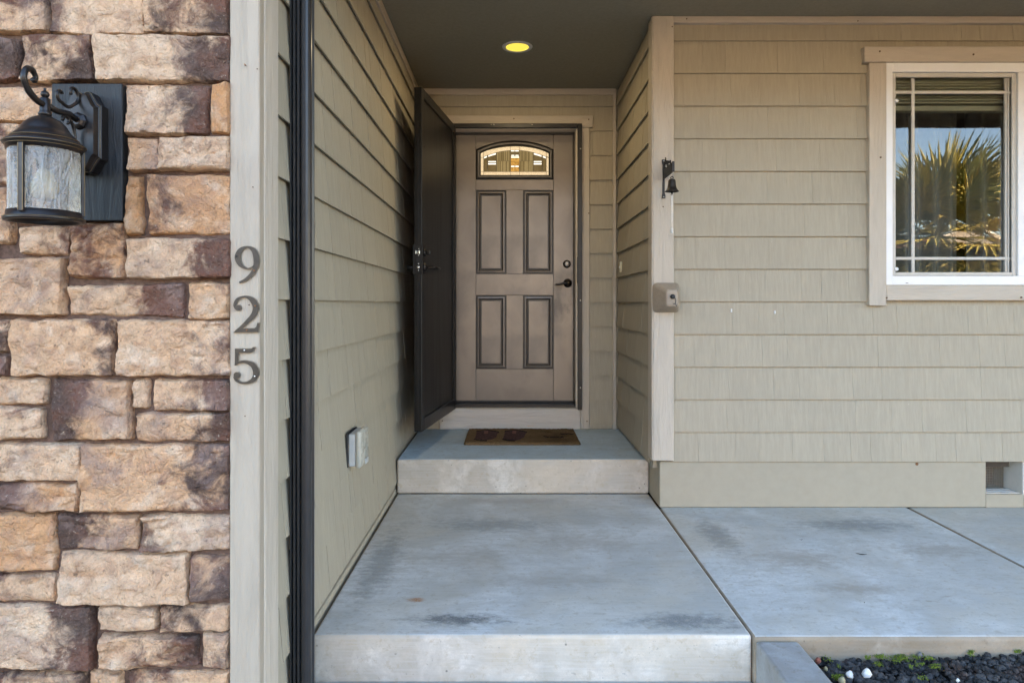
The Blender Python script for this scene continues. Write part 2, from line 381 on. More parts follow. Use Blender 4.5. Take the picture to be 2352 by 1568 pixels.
# --- alcove back wall
DL, DR = PX(1022, 4.96), PX(1354, 4.955)
wb = empty('siding_wall', (.05, 4.985, .203), 'narrow back wall of the alcove with greige shingles around the front door', 'wall')
ox0, ox1, oz1 = -.452, .535, 2.415
ob('sheathing', MB().box(-.80, ox0, 4.985, 5.10, .18, 2.85).box(ox1, .95, 4.985, 5.10, .18, 2.85).box(ox0, ox1, 4.985, 5.10, oz1, 2.85).box(ox0, ox1, 4.985, 5.10, .18, .36), M['siding'], wb)
hd_z0, hd_z1 = PZ(293, 4.955), PZ(265.5, 4.955)
shingles(wb, (0, 4.985, 0), (1, 0, 0), (0, -1, 0), -.672, .772, .207, 2.632, [(-.50, DR, .0, hd_z0+.01), (-.54, PX(1362, 4.955), hd_z0-.004, hd_z1)], seed=5, gap=.0007, jit=.0005, und=-.0020)
ob('frieze_board', MB().bbox(-.664, .764, 4.952, 4.985, 2.632, CEIL-.001), M['trim_x'], wb)
ob('corner_strip', MB().bbox(.742, .764, 4.950, 4.985, .206, 2.630), M['trim_z'], wb)
ob('head_casing', MB().bbox(-.54, PX(1362, 4.95), 4.950, 4.985, hd_z0, hd_z1, .003), M['trim_x'], wb)
ob('side_casing', MB().bbox(.505, DR, 4.955, 4.986, .206, hd_z0-.001, .003), M['trim_z'], wb)
ob('side_casing', MB().bbox(-.50, -.405, 4.955, 4.986, .357, hd_z0-.001, .003), M['trim_z'], wb)
ob('threshold_board', MB().bbox(PX(1009.5, 4.95), .503, 4.950, 4.984, .206, .3555, .003), M['kick'], wb)
# --- alcove right wall
wr = empty('siding_wall', (.79, 4.3, .203), 'shadowed right wall of the entry alcove in greige shingle siding', 'wall')
ob('sheathing', MB().box(.7895, .84, 3.80, 4.98, .204, 2.85), M['siding'], wr)
shingles(wr, (.7895, 0, 0), (0, 1, 0), (-1, 0, 0), 3.80, 4.972, .215, 2.66, seed=21, wmin=.08, wmax=.22, gap=.0010, jit=.0010)
# --- front wall with the window
wf = empty('siding_wall', (2.6, 3.745, .26), 'wide front wall right of the alcove in greige shingle siding around a window', 'wall')
WX0, WX1, WZ0, WZ1 = PX(2037, 3.70), 3.50, PZ(654.5, 3.70), PZ(143, 3.70)
FZ = PZ(1059.5, 3.73)
ob('sheathing', MB().box(.80, WX0+.01, 3.745, 3.83, FZ+.002, 2.85).box(WX1-.01, 5.6, 3.745, 3.83, FZ+.002, 2.85).box(WX0+.01, WX1-.01, 3.745, 3.83, FZ+.002, WZ0+.01).box(WX0+.01, WX1-.01, 3.745, 3.83, WZ1-.01, 2.85), M['siding'], wf)
tx0 = PX(1997, 3.70); hx0 = PX(1985, 3.70)
shingles(wf, (0, 3.745, 0), (1, 0, 0), (0, -1, 0), PX(1548, 3.70)-.004, 4.25, FZ, 2.64,
         [(tx0, 3.60, PZ(702, 3.70), WZ1+.01), (hx0, 3.63, WZ1-.006, PZ(107, 3.70)), (WX0-.002, WX1+.002, PZ(691, 3.70), WZ1)], seed=33, wmin=.10, wmax=.26, gap=.0006, jit=.0005, und=-.0018)
ob('frieze_board', MB().bbox(PX(1548.5, 3.70), 4.25, 3.706, 3.745, PZ(53, 3.706), CEIL-.001, .003), M['trim_x'], wf)
ob('corner_board', MB().bbox(PX(1500, 3.70), PX(1548, 3.70), 3.700, 3.746, PZ(1058, 3.70), CEIL-.002, .003), M['trim_z'], wf)
ob('corner_board', MB().bbox(.765, .7895, 3.704, 3.80, PZ(1058, 3.70)+.001, CEIL-.002, .003), M['trim_z'], wf)
ob('head_casing', MB().bbox(hx0, 3.63, 3.698, 3.745, WZ1+.001, PZ(107, 3.70), .003), M['trim_x'], wf)
ob('side_casing', MB().bbox(tx0, WX0-.001, 3.701, 3.745, PZ(702, 3.70), WZ1-.002, .003), M['trim_z'], wf)
ob('side_casing', MB().bbox(WX1+.001, 3.60, 3.701, 3.745, PZ(702, 3.70), WZ1-.002, .003), M['trim_z'], wf)
ob('sill_casing', MB().bbox(WX0, WX1, 3.702, 3.745, PZ(690, 3.70), WZ0-.001, .003), M['trim_x'], wf)
def nail(parent, x, y, z, axis='Y', r=.0035, mat='nail'):
    ob('nail', MB().lathe([(r*.3, -.002), (r, -.0015), (r, .002)], (x, y, z), axis, 8), M[mat], parent)
for (u, v) in [(2020, 119), (2235, 126), (2022, 362), (2036, 684), (2345, 683), (2455, 122)]: nail(wf, PX(u, 3.70), 3.697, PZ(v, 3.70), r=.005)
for (u, v) in [(1617-40, 44), (1523, 475), (1970, 49), (1544, 62)]: nail(wf, PX(u, 3.70), 3.6985, PZ(v, 3.70))
for (u, v) in [(1180, 273), (1352, 275), (1352, 490)]: nail(wb, PX(u, 4.95), 4.9485, PZ(v, 4.95), r=.005)
for (u, v) in [(1016, 966), (1348, 967)]: nail(wb, PX(u, 4.95), 4.9485, PZ(v, 4.95), r=.005)
for i, (u, v, h) in enumerate([(1680, 713, .010), (1780, 717, .009)]):
    ob('paint_chip', MB().bbox(PX(u, 3.73)-.004, PX(u, 3.73)+.004, 3.7285, 3.7345, PZ(v, 3.73)-h, PZ(v, 3.73)+h, .002), M['white'], wf)

# --- foundation with crawl-space vent
vx0, vx1, vz0, vz1 = PX(2265, 3.74), PX(2350, 3.74), PZ(1136, 3.74), FZ - .002
fo = empty('foundation_wall', (2.5, 3.74, 0), 'low painted concrete foundation wall under the front siding', 'wall')
ob('footing', MB().bbox(.815, vx0, 3.74, 4.5, .0005, FZ, .006, 2).box(vx1+.004, 5.6, 3.741, 4.5, .0005, FZ).box(vx0+.001, vx1+.003, 3.742, 4.5, .0005, vz0), M['found'], fo)
mesh_m = m_plain('vent_wire', (.30, .27, .22), .6, .4)
vt = empty('crawl_vent', (vx0+.1, 3.80, vz0), 'square crawl space vent with wire mesh in the foundation wall', 'vent')
ob('side_panel', MB().bbox(vx1-.004, vx1+.004, 3.738, 3.885, vz0, vz1, .001), M['sash'], vt)
ob('sill', MB().bbox(vx0+.001, vx1-.005, 3.739, 3.885, vz0-.001, vz0+.004, .001), M['found'], vt)
for k in range(3): ob('sill_rib', MB().box(vx0+.002, vx1-.006, 3.755+k*.035, 3.770+k*.035, vz0+.004, vz0+.009), M['sash'], vt)
ob('backing', MB().box(vx0-.03, vx1, 3.97, 3.99, vz0-.02, vz1+.05), M['nail'], vt)
wire = MB(); 
for i in range(22): x = vx0+.002+i*(vx1-vx0-.012)/21; wire.box(x-.0011, x+.0011, 3.886, 3.8875, vz0, vz1)
for i in range(20): z = vz0+.006+i*(vz1-vz0-.008)/19; wire.box(vx0+.002, vx1-.008, 3.8845, 3.886, z-.0011, z+.0011)
ob('wire_mesh', wire, mesh_m, vt)
nail(fo, PX(2108, 3.73), 3.738, PZ(1066, 3.73), r=.008, mat='rust')

# ------------------------------------------------------------------ ceiling, eaves, house mass
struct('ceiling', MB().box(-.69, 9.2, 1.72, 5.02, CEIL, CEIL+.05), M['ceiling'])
fa = ob('eave_board', MB().bbox(-.655, 9.2, 1.675, 1.717, 2.615, 2.87, .004), m_plain('eave_paint', (.10, .075, .06), .55), None, 'dark painted eave board along the front edge of the porch roof', 'eave board')
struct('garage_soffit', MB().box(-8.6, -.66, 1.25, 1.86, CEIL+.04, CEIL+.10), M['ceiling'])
house_m = m_siding('house_paint', WALL)
roof_m = m_plain('roof_shingles', (.075, .06, .052), .9, vary=.3, bump=.6, scale=9)
hb = MB().box(5.6, 8.6, 3.745, 3.84, -.4, 2.9).box(-8.2, -8.0, 1.95, 15, -.4, 2.9).box(-8.2, 8.6, 14.8, 15, -.4, 2.9).box(8.5, 8.6, 3.84, 14.8, -.4, 2.9)
hb.add([(-8.2, 1.95, 2.9), (-8.2, 15, 2.9), (-8.2, 8.2, 5.3)], [(0, 1, 2)]).add([(8.6, 2.2, 2.9), (8.6, 15, 2.9), (8.6, 8.2, 5.3)], [(0, 1, 2)])
struct('unseen_house_shell', hb, house_m)  # unseen outer walls, put in to keep the sun off the front
rf = MB()
for (ya, za, yb, zb) in ((1.2, 2.85, 8.2, 5.35), (15.6, 2.85, 8.2, 5.35)):
    rf.add([(-8.7, ya, za), (9.2, ya, za), (9.2, yb, zb), (-8.7, yb, zb), (-8.7, ya, za+.12), (9.2, ya, za+.12), (9.2, yb, zb+.12), (-8.7, yb, zb+.12)],
           [(0, 1, 2, 3), (4, 7, 6, 5), (0, 4, 5, 1), (1, 5, 6, 2), (2, 6, 7, 3), (3, 7, 4, 0)])
struct('unseen_house_roof', rf, roof_m)  # unseen roof mass, put in to cast the house shadow

# ------------------------------------------------------------------ stone veneer wall
def m_stone():
    n = NT('veneer_stone')
    def at(k):
        a = n.n('Attribute', {'attribute_type': 'OBJECT', 'attribute_name': k}); return a.outputs['Fac']
    tone, gdir, damt = at('tone'), at('grad'), at('dark')
    tc = n.n('TexCoord'); sp = n.n('SeparateXYZ'); n.t.links.new(tc.outputs['Generated'], sp.inputs[0])
    v = n.vec((1, 1, 1))
    big = n.noise(v, 9, 5, .6, .8); med = n.noise(v, 26, 6, .65, .5); fine = n.noise(v, 120, 4, .6)
    c = n.mix(n.ramp(tone, .0, 1.0), (.78, .55, .36), (.66, .35, .16))
    c = n.mix(n.ramp(med, .42, .66, 0, .60), c, (.46, .27, .17))
    c = n.mix(n.ramp(n.noise(v, 14, 4, .6, .3), .5, .7, 0, .5), c, (.88, .69, .50))
    g = n.math('MULTIPLY', n.math('SUBTRACT', sp.outputs[0], .5), gdir)
    f = n.math('ADD', n.math('ADD', n.math('MULTIPLY', g, .85), n.math('MULTIPLY', n.math('SUBTRACT', big, .5), 1.5)), n.math('MULTIPLY', n.math('SUBTRACT', med, .5), .55))
    f = n.math('ADD', f, n.math('MULTIPLY_ADD', damt, 1.0, -.55))
    dk = n.mix(n.ramp(n.noise(v, 7, 3, .5), .42, .58), (.075, .047, .040), (.17, .075, .052))
    dk = n.mix(n.ramp(fine, .45, .7, 0, .5), dk, (.19, .135, .11))
    c = n.mix(n.ramp(f, -.06, .30, 0, .95), c, dk)
    gy = n.noise(v, 5.2, 4, .6, .5); c = n.mix(n.ramp(gy, .50, .70, 0, .62), c, (.31, .215, .18))
    c = n.mix(n.ramp(n.noise(v, 95, 3, .6), .62, .74, 0, .5), c, (.60, .50, .39))
    c = n.mix(n.ramp(n.noise(v, 60, 3, .6), .66, .72, 0, .5), c, (.12, .08, .06))
    c = n.mix(n.ramp(n.noise(v, 210, 3, .65), .42, .75, 0, .20), c, (.16, .10, .07))
    nm = n.bump(med, 1.0, .03, n.bump(fine, .9, .010))
    return n.pbr(c, .9, nm, spec=.2)
M['stone'] = m_stone()
SF = 1.790
def stone(parent, x0, x1, z0, z1, tone, grad, dark, seed):
    R = random.Random(seed); w, h = x1-x0, z1-z0; dep = R.uniform(.024, .038)
    step = .0062; nx = max(5, int(w/step)); nz = max(5, int(h/step)); off = Vector((R.uniform(0, 99), R.uniform(0, 99), R.uniform(0, 99)))
    r = min(.010, w*.2, h*.2)*R.uniform(.35, 1.0); tilt = (R.uniform(-.010, .010), R.uniform(-.008, .008))
    rough = R.choice((.6, 1.0, 1.0, 1.5)); mb = MB(); V = []
    nq = [R.uniform(-.006, .006) for _ in range(4)]
    for j in range(nz+1):
        for i in range(nx+1):
            s, t = i/nx, j/nz
            # denser samples near the rim
            s = s + .06*math.sin(2*math.pi*s)*-.6; t = t + .06*math.sin(2*math.pi*t)*-.6
            x, z = x0 + s*w, z0 + t*h
            ex = noise.noise(Vector((3, z*28, 0))+off)*.0045 + noise.noise(Vector((9, z*90, 0))+off)*.0018; ez = noise.noise(Vector((x*22, 7, 0))+off)*.0055 + noise.noise(Vector((x*85, 2, 0))+off)*.002
            x += ex*(1 if s < .5 else -1)*abs(2*s-1) + (nq[0]*(1-t)+nq[1]*t)*(2*s-1)*.5; z += ez*(1 if t < .5 else -1)*abs(2*t-1)+ (nq[2]*(1-s)+nq[3]*s)*(2*t-1)*.5
            # round the corners of the outline
            cx = min(max(x, x0+r), x1-r); cz = min(max(z, z0+r), z1-r); dx, dz = x-cx, z-cz; L = math.hypot(dx, dz)
            if L > r and dx and dz: x, z = cx+dx/L*r, cz+dz/L*r
            e = min(min(s, 1-s)*w, min(t, 1-t)*h)
            p = Vector((x*9, z*13, 0))+off
            a = noise.fractal(p, .9, 2.1, 5)
            crk = -max(0.0, 1 - abs(noise.noise(Vector((x*7, z*15, 11))+off+Vector((.4*a, .3*a, 0))))*9)
            ledge = noise.noise(Vector((x*11, z*24, 5))+off); ledge = math.floor(ledge*3.2+.5)/3.2
            hgt = dep + rough*(.0080*a + .0095*ledge + .0045*crk + .0026*noise.noise(p*7)) + tilt[0]*(s-.5)*2 + tilt[1]*(t-.5)*2
            hgt = max(hgt, .014)
            rim = min(1.0, e/.0075); prof = math.sin(rim*math.pi/2)**.8 if rim > 0 else 0
            y = SF + .032 - hgt*(.42+.58*prof)
            V.append((x, y, z))
    fs = [(j*(nx+1)+i, j*(nx+1)+i+1, (j+1)*(nx+1)+i+1, (j+1)*(nx+1)+i) for j in range(nz) for i in range(nx)]
    ring = [i for i in range(nx+1)] + [(j)*(nx+1)+nx for j in range(1, nz+1)] + [nz*(nx+1)+i for i in range(nx-1, -1, -1)] + [j*(nx+1) for j in range(nz-1, 0, -1)]
    b0 = len(V); V += [(V[k][0], SF+.045, V[k][2]) for k in ring]; m = len(ring)
    fs += [(ring[k], b0+k, b0+(k+1) % m, ring[(k+1) % m]) for k in range(m)]
    mb.add(V, fs, 0, True)
    o = ob('stone', mb, M['stone'], parent, fix=False); o['tone'] = tone; o['grad'] = grad; o['dark'] = dark
    try: o.data.set_sharp_from_angle(angle=math.radians(38))
    except Exception: pass
sw = empty('stone_wall', (-1.4, 1.84, -.17), 'rough tan and brown stone veneer wall at the left edge', 'wall')
ob('mortar_bed', MB().box(-3.4, -.744, SF+.026, 1.95, -.20, 2.72), M['mortar'], sw)
q = .38265/1.0629
A = [(-60,-60,285,200,.35,0,.62),(300,-60,905,210,.2,-.9,.42),(910,-60,1450,220,.3,.5,.66),(-60,225,110,520,.3,0,.95),(115,205,590,520,.3,.4,.74),(590,210,1465,520,.05,1.5,.36),
     (-60,540,322,775,.5,0,.12),(776,520,1316,860,.2,1.2,.62),(1318,510,1458,850,1.0,0,.05),(800,870,1012,1095,.6,0,.2),(992,855,1458,1090,.2,-.3,.38),(772,1105,895,1505,.95,0,.05),(920,1100,1465,1500,.75,-.7,.42),
     (-60,780,322,1170,.3,0,.7),(-60,1182,60,1560,.6,0,.5),(72,1182,322,1425,.4,0,.5),(108,1435,420,1627,.3,.9,.42),(430,1415,785,1780,.6,0,.74)]
B = [(795,70,1465,350,.1,1.6,.40),(-60,200,400,580,.45,-.4,.22),(405,365,1160,590,.35,1.8,.48),(1170,360,1460,605,.5,.5,.35),(-60,600,40,815,.3,0,.8),(-60,822,40,965,.3,0,.95),(50,595,715,970,.5,.9,.38),
     (725,600,1460,970,.45,.6,.36),(-60,978,275,1150,.35,.2,.4),(-60,1158,255,1375,.2,.2,.5),(298,978,830,1385,.6,-1.8,.56),(830,980,935,1175,.2,0,.4),(955,985,1455,1190,.45,1.5,.5),(842,1195,1460,1395,.5,1.2,.42)]
C = [(-60,38,508,295,.3,-.5,.32),(-60,297,490,485,.8,-1.4,.52),(492,40,1462,490,.6,1.1,.46),(-60,490,340,870,.8,0,.15),(342,495,870,738,.5,-1.5,.62),(880,500,1460,745,.0,-1.3,.24),(-60,885,340,1070,.35,-.3,.5),
     (352,742,1195,1075,.35,-.5,.28),(1200,760,1458,1062,.5,0,.85),(-60,1075,585,1500,.0,1.5,.45),(607,1080,998,1245,.25,-.5,.32),(1005,1080,1450,1258,.4,-.4,.6),(615,1265,1255,1495,.4,1.2,.62),(1262,1260,1447,1497,.3,0,.5),
     (-60,1512,530,1760,.4,0,.6),(532,1515,762,1760,.4,0,.3),(775,1502,1457,1760,.5,-.6,.5)]
SY = 1.788; sd = 100
xmin = PX(-60*q, SY)
for lst, oy in ((A, 0), (B, 550/1.0629), (C, 1067/1.0629)):
    for (x0, y0, x1, y1, tn, gr, dk) in lst:
        sd += 1
        stone(sw, PX(x0*q, SY)+.0015, PX(x1*q, SY)-.0015, PZ(oy+y1*q, SY)+.0015, PZ(oy+y0*q, SY)-.0015, tn, gr, dk, sd)
# the wall goes on beyond the frame, to the left, above and below
def course_fill(x0, x1, z0, z1, seed):
    global sd
    R = random.Random(seed); z = z0
    while z < z1-.03:
        h = min(R.uniform(.075, .15), z1-z); x = x0 + R.uniform(-.1, 0)
        if z1-(z+h) < .04: h = z1-z
        while x < x1-.02:
            w = R.uniform(.11, .33); a, b = max(x, x0), min(x+w, x1)
            if x1-b < .06: b = x1
            x = b
            if b-a > .03:
                sd += 1; stone(sw, a+.004, b-.004, z+.004, z+h-.004, R.random(), R.uniform(-1.4, 1.4), R.uniform(.1, .7), sd)
            if b == x1: break
        z += h
course_fill(-2.15, xmin-.001, -.17, 2.70, 3)
course_fill(xmin, -.752, PZ(-60*q, SY)+.004, 2.70, 4)
course_fill(xmin, -.752, -.172, PZ(1067/1.0629+1760*q, SY)-.004, 5)

# corner board of the stone bay
cb = empty('corner_trim', (-.70, 1.82, -.17), 'pale tall corner board between stone wall and shingle siding', 'trim board')
ob('front_board', MB().bbox(PX(527, 1.80), -.6625, 1.800, 1.835, -.168, 2.70, .003), M['corner'], cb)
ob('side_board', MB().bbox(-.690, -.6615, 1.8365, 1.945, -.168, 2.70, .003), M['trim_z'], cb)
ob('nail', MB().tube([(PX(563, 1.80), 1.802, PZ(151, 1.80)), (PX(564, 1.80), 1.793, PZ(150, 1.80)), (PX(568, 1.80), 1.790, PZ(154, 1.80))], .0015, 6), M['rust'], cb)
for (u, v) in [(591, 159), (572, 700), (563, 955), (581, 430)]: nail(cb, PX(u, 1.80), 1.7990, PZ(v, 1.80), r=.0016)

# ------------------------------------------------------------------ house numbers
def crom(pts, sub=7):
    out = []; n = len(pts)
    for i in range(n-1):
        p0, p1, p2, p3 = pts[max(i-1, 0)], pts[i], pts[i+1], pts[min(i+2, n-1)]
        for k in range(sub):
            t = k/sub
            out.append(tuple(.5*((2*b)+(-a+c)*t+(2*a-5*b+4*c-d)*t*t+(-a+3*b-3*c+d)*t**3) for a, b, c, d in zip(p0, p1, p2, p3)))
    out.append(pts[-1]); return out
NY = 1.7995
def nu(x): return PX(508 + x*.264, 1.795)
def nv(y): return PZ(526.9 + y*.264, 1.795)
def ribbon(mb, pts, y0, y1, mi=0):
    P = crom(pts); n = len(P); L = []; Rr = []
    for i in range(n):
        a, b = P[max(i-1, 0)], P[min(i+1, n-1)]; dx, dy = b[0]-a[0], b[1]-a[1]; l = math.hypot(dx, dy) or 1; nx, ny = -dy/l, dx/l
        L.append((P[i][0]+nx*P[i][2]/2, P[i][1]+ny*P[i][2]/2)); Rr.append((P[i][0]-nx*P[i][2]/2, P[i][1]-ny*P[i][2]/2))
    vs_ = []
    for l, r in zip(L, Rr):
        for (x, y) in (l, r): vs_ += [(nu(x), y0, nv(y)), (nu(x), y1, nv(y))]
    fs = []
    for i in range(n-1):
        a = i*4; b = a+4
        fs += [(a, a+2, b+2, b), (a+1, b+1, b+3, a+3), (a, b, b+1, a+1), (a+2, a+3, b+3, b+2)]
    fs += [(0, 1, 3, 2), (b, b+2, b+3, b+1)]
    mb.add(vs_, fs, mi)
def disc(mb, x, y, r, y0, y1, mi=0):
    n = 20; mb.prism([(nu(x+r*math.cos(2*math.pi*k/n)), nv(y+r*math.sin(2*math.pi*k/n))) for k in range(n)][::-1], y0, y1, mi)
def poly(mb, pts, y0, y1, mi=0): mb.prism([(nu(x), nv(y)) for x, y in pts], y0, y1, mi)
def digit(which, label, screws):
    e = empty('house_number', (nu(220), NY, {'9': nv(468), '2': nv(895), '5': nv(1342)}[which]), label, 'house number', 'house numerals on the corner board')
    for layer, (y0, grow, mname, pname) in enumerate(((NY-.0055, 0, 'number', 'numeral_face'), (NY-.0035, 7, 'number_edge', 'numeral_rim'))):
        y1 = NY-.0036 if layer == 0 else NY+.0015; mb = MB(); e1 = .0002
        g = lambda pts: [(x, y, w+grow) for x, y, w in pts]
        if which == '9':
            ribbon(mb, g([(284,318,10),(262,334,14),(222,341,14),(168,310,32),(141,245,46),(164,182,34),(222,153,15),(280,180,38),(304,245,50),(301,320,44),(268,385,32),(212,435,22),(157,462,13)]), y0, y1)
        elif which == '2':
            ribbon(mb, g([(128,692,14),(117,655,22),(143,606,20),(208,585,16),(270,615,44),(300,675,52),(282,740,42),(222,805,30),(165,858,22),(122,888,14)]), y0, y1)
            disc(mb, 148, 682, 25+grow/2, y0-e1, y1-e1)
            k = grow/2; poly(mb, [(104-k,896+k),(323+k,894+k),(333+k,814-k),(315-k,814-k),(305,848),(288,860-k),(160,860-k)], y0-2*e1, y1-2*e1)
        else:
            k = grow/2
            ribbon(mb, g([(120,1174,14),(160,1154,18),(215,1152,24),(276,1182,42),(302,1240,50),(285,1298,38),(232,1331,22),(172,1333,16),(130,1310,20),(112,1278,16)]), y0, y1)
            disc(mb, 136, 1268, 27+k, y0-e1, y1-e1)
            poly(mb, [(119-k,1182+k),(145+k,1162+k),(150+k,1074),(150+k,1040-k),(122-k,1040-k)], y0-2*e1, y1-2*e1)
            poly(mb, [(121-k,1042),(121-k,1072+k),(255,1072+k),(278+k,1060+k),(293+k,1024-k),(280-k,1024-k),(262,1036-k),(121-k,1038-k)], y0-3*e1, y1-3*e1)
        ob(pname, mb, M[mname], e)
    for (x, y, mt) in screws: ob('screw', MB().lathe([(.0010, -.0015), (.0022, -.001), (.0024, .001)], (nu(x), NY-.0062, nv(y)), 'Y', 10), M[mt], e)
digit('9', 'dark bronze numeral 9, topmost of the three house numbers', [(133, 233, 'number'), (287, 358, 'rust')])
digit('2', 'dark bronze numeral 2 between the 9 and the 5 on the corner board', [(298, 665, 'rust'), (223, 874, 'rust')])
digit('5', 'dark bronze numeral 5, lowest of the three house numbers', [(204, 1050, 'silver'), (293, 1276, 'silver')])

# ------------------------------------------------------------------ downspout
dsx0, dsx1, dsy0, dsy1 = -.6715, -.6085, 2.068, 2.128
prof = []
front = [(0, .006), (.02, .002), (.05, 0), (.075, .0), (.10, .003), (.125, .013), (.155, .013), (.18, .003), (.205, 0), (.27, 0), (.295, .003), (.32, .013), (.35, .013), (.375, .003), (.40, 0), (.47, 0), (.495, .003), (.52, .013), (.55, .013), (.575, .003), (.60, 0), (.64, -.001), (.80, -.001), (.90, .002), (.96, .008), (1.0, .016)]
W = dsx1-dsx0
for t, d in front: prof.append((dsx0+t*W, dsy0+d))
for t in (.35, .45, .55, .65, .75): prof.append((dsx1 - (.005 if t in (.45, .65) else 0), dsy0+t*(dsy1-dsy0)))
prof += [(dsx1-.003, dsy1), (dsx0, dsy1)]
mb = MB(); n = len(prof); z0d, z1d = -.15, 2.70
mb.add([(x, y, z0d) for x, y in prof]+[(x, y, z1d) for x, y in prof], [(i, (i+1) % n, n+(i+1) % n, n+i) for i in range(n)]+[tuple(range(n))[::-1], tuple(range(n, 2*n))], 0, False)
dsp = empty('downspout', (-.64, 2.10, -.15), 'black corrugated metal downspout standing against the alcove corner', 'downspout')
ob('pipe', mb, M['downspout'], dsp)
for z in (.35, 2.2): ob('strap', MB().bbox(dsx0-.016, dsx0+.004, dsy0+.022, dsy0+.045, z-.012, z+.012, .002), M['downspout'], dsp)

# ------------------------------------------------------------------ front door
DY = 5.10
def dx(u): return PX(u, DY)
def dz(v): return PZ(v, DY)
fd = empty('front_door', (dx(1182), DY, dz(922)), 'taupe front door with four panels and an arched leaded glass light', 'door')
G = .0006
xa, x1l, x1r, x2l, x2r, xb = dx(1047), dx(1093), dx(1162.7), dx(1201.3), dx(1271), dx(1317)
zt, zl0, zp1t, zp1b, zp2t, zp2b, zbm = dz(310), dz(412.5), dz(437), dz(629.2), dz(678), dz(847), dz(922)
def dbox(name, a, b, c, d): ob(name, MB().bbox(a+G, b-G, DY, DY+.045, c+G, d-G, .0012), M['door'], fd)
dbox('stile', xa, x1l, zbm, zt); dbox('stile', x2r, xb, zbm, zt)
dbox('rail', x1l, x2r, zp1t, zl0); dbox('rail', x1l, x2r, zp2t, zp1b); dbox('rail', x1l, x2r, zbm, zp2b)
dbox('mullion', x1r, x2l, zp1b, zp1t); dbox('mullion', x1r, x2l, zp2b, zp2t)
def lite(i, n=24, H=None):
    """outline of the arched light, inset by i, counter-clockwise from bottom left"""
    L, R_, Bt, Cn, Ap = x1l+i, x2r-i, zl0+i, dz(343.5)-i*.75, dz(323)-i
    pts = [(L, Bt), (R_, Bt)]
    for k in range(n+1):
        t = 1-2*k/n; pts.append(((L+R_)/2 + (R_-L)/2*t, Ap - (Ap-Cn)*(t*t*.9+.1*t**4)))
    return pts
top = [(x1l+G, zt-G), (x1l+G, dz(343.5)+.0)] + lite(0)[2:][::-1][1:-1] + [(x2r-G, dz(343.5)), (x2r-G, zt-G)]
ob('top_rail', MB().prism(top, DY, DY+.045), M['door'], fd)
def loft(rings, mi_of=None):
    """rings: list of (outline points, y)"""
    mb = MB(); n = len(rings[0][0])
    for (pts, y) in rings: mb.v += [(x, y, z) for x, z in pts]
    for r in range(len(rings)-1):
        for k in range(n): mb.f.append((r*n+k, r*n+(k+1) % n, (r+1)*n+(k+1) % n, (r+1)*n+k)); mb.m.append(mi_of[r] if mi_of else 0); mb.sm.append(False)
    return mb
def rect(a, b, c, d, i): return [(a+i, c+i), (b-i, c+i), (b-i, d-i), (a+i, d-i)]
for (a, b, c, d) in ((x1l, x1r, zp1b, zp1t), (x2l, x2r, zp1b, zp1t), (x1l, x1r, zp2b, zp2t), (x2l, x2r, zp2b, zp2t)):
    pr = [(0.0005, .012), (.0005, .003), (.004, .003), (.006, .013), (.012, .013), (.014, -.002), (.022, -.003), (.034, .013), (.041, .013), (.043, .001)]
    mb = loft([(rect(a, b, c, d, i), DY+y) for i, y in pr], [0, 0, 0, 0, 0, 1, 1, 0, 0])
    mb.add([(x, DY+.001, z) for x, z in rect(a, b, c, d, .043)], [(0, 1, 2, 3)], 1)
    ob('panel', mb, [M['molding_shade'], M['door']], fd)
pr = [(.0005, .012), (.0005, -.002), (.006, -.006), (.009, .004), (.013, .004), (.016, -.006), (.026, -.005), (.029, .008), (.033, .006), (.036, .012)]
lf = ob('glass_frame', loft([(lite(i), DY+y) for i, y in pr], [0, 0, 0, 0, 0, 1, 0, 0, 0]), [M['molding_shade'], M['jamb']], fd)
# leaded panes: measured inside the light
def gx(x): return dx(1053.7 + x*.112)
def gz(y): return dz(301 + y*.112)
def arch_o(x): return 312 + 130*((x-1150)/715)**2
def arch_i(x): return 388 + 132*((x-1150)/635)**2
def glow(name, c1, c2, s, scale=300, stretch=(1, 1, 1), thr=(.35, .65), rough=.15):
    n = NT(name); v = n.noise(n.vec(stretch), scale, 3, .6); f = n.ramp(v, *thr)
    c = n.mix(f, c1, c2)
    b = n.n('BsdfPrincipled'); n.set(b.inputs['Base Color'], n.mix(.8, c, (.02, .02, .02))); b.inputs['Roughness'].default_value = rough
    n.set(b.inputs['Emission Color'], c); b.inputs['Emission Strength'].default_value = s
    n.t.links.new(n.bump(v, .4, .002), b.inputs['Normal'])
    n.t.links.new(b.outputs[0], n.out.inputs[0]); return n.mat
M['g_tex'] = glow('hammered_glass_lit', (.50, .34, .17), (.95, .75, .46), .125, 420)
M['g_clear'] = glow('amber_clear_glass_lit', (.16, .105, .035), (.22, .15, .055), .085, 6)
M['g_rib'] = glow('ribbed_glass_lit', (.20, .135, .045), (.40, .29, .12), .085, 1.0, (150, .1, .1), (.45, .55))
M['g_glint'] = glow('bevel_glint_glow', (1, .9, .70), (1, .95, .82), .16, 30)  # glowing strips stand in for bevel glints on the clear panes
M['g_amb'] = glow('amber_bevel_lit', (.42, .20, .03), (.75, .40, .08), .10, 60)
M['came'] = m_plain('lead_came', (.06, .05, .035), .5, .5)
GY = DY+.012
def pane(pts, mt, y=GY): ob('pane', MB().prism([(gx(x), gz(yy)) for x, yy in pts], y, y+.004), M[mt], lf)
def arc(x0, x1, f, n=8): return [(x0+(x1-x0)*k/n, f(x0+(x1-x0)*k/n)) for k in range(n+1)]
for (a, b) in ((437, 502), (510, 1058), (1066, 1241), (1249, 1792), (1800, 1866)): pane([(a, 908), (b, 908), (b, 834), (a, 834)], 'g_tex')
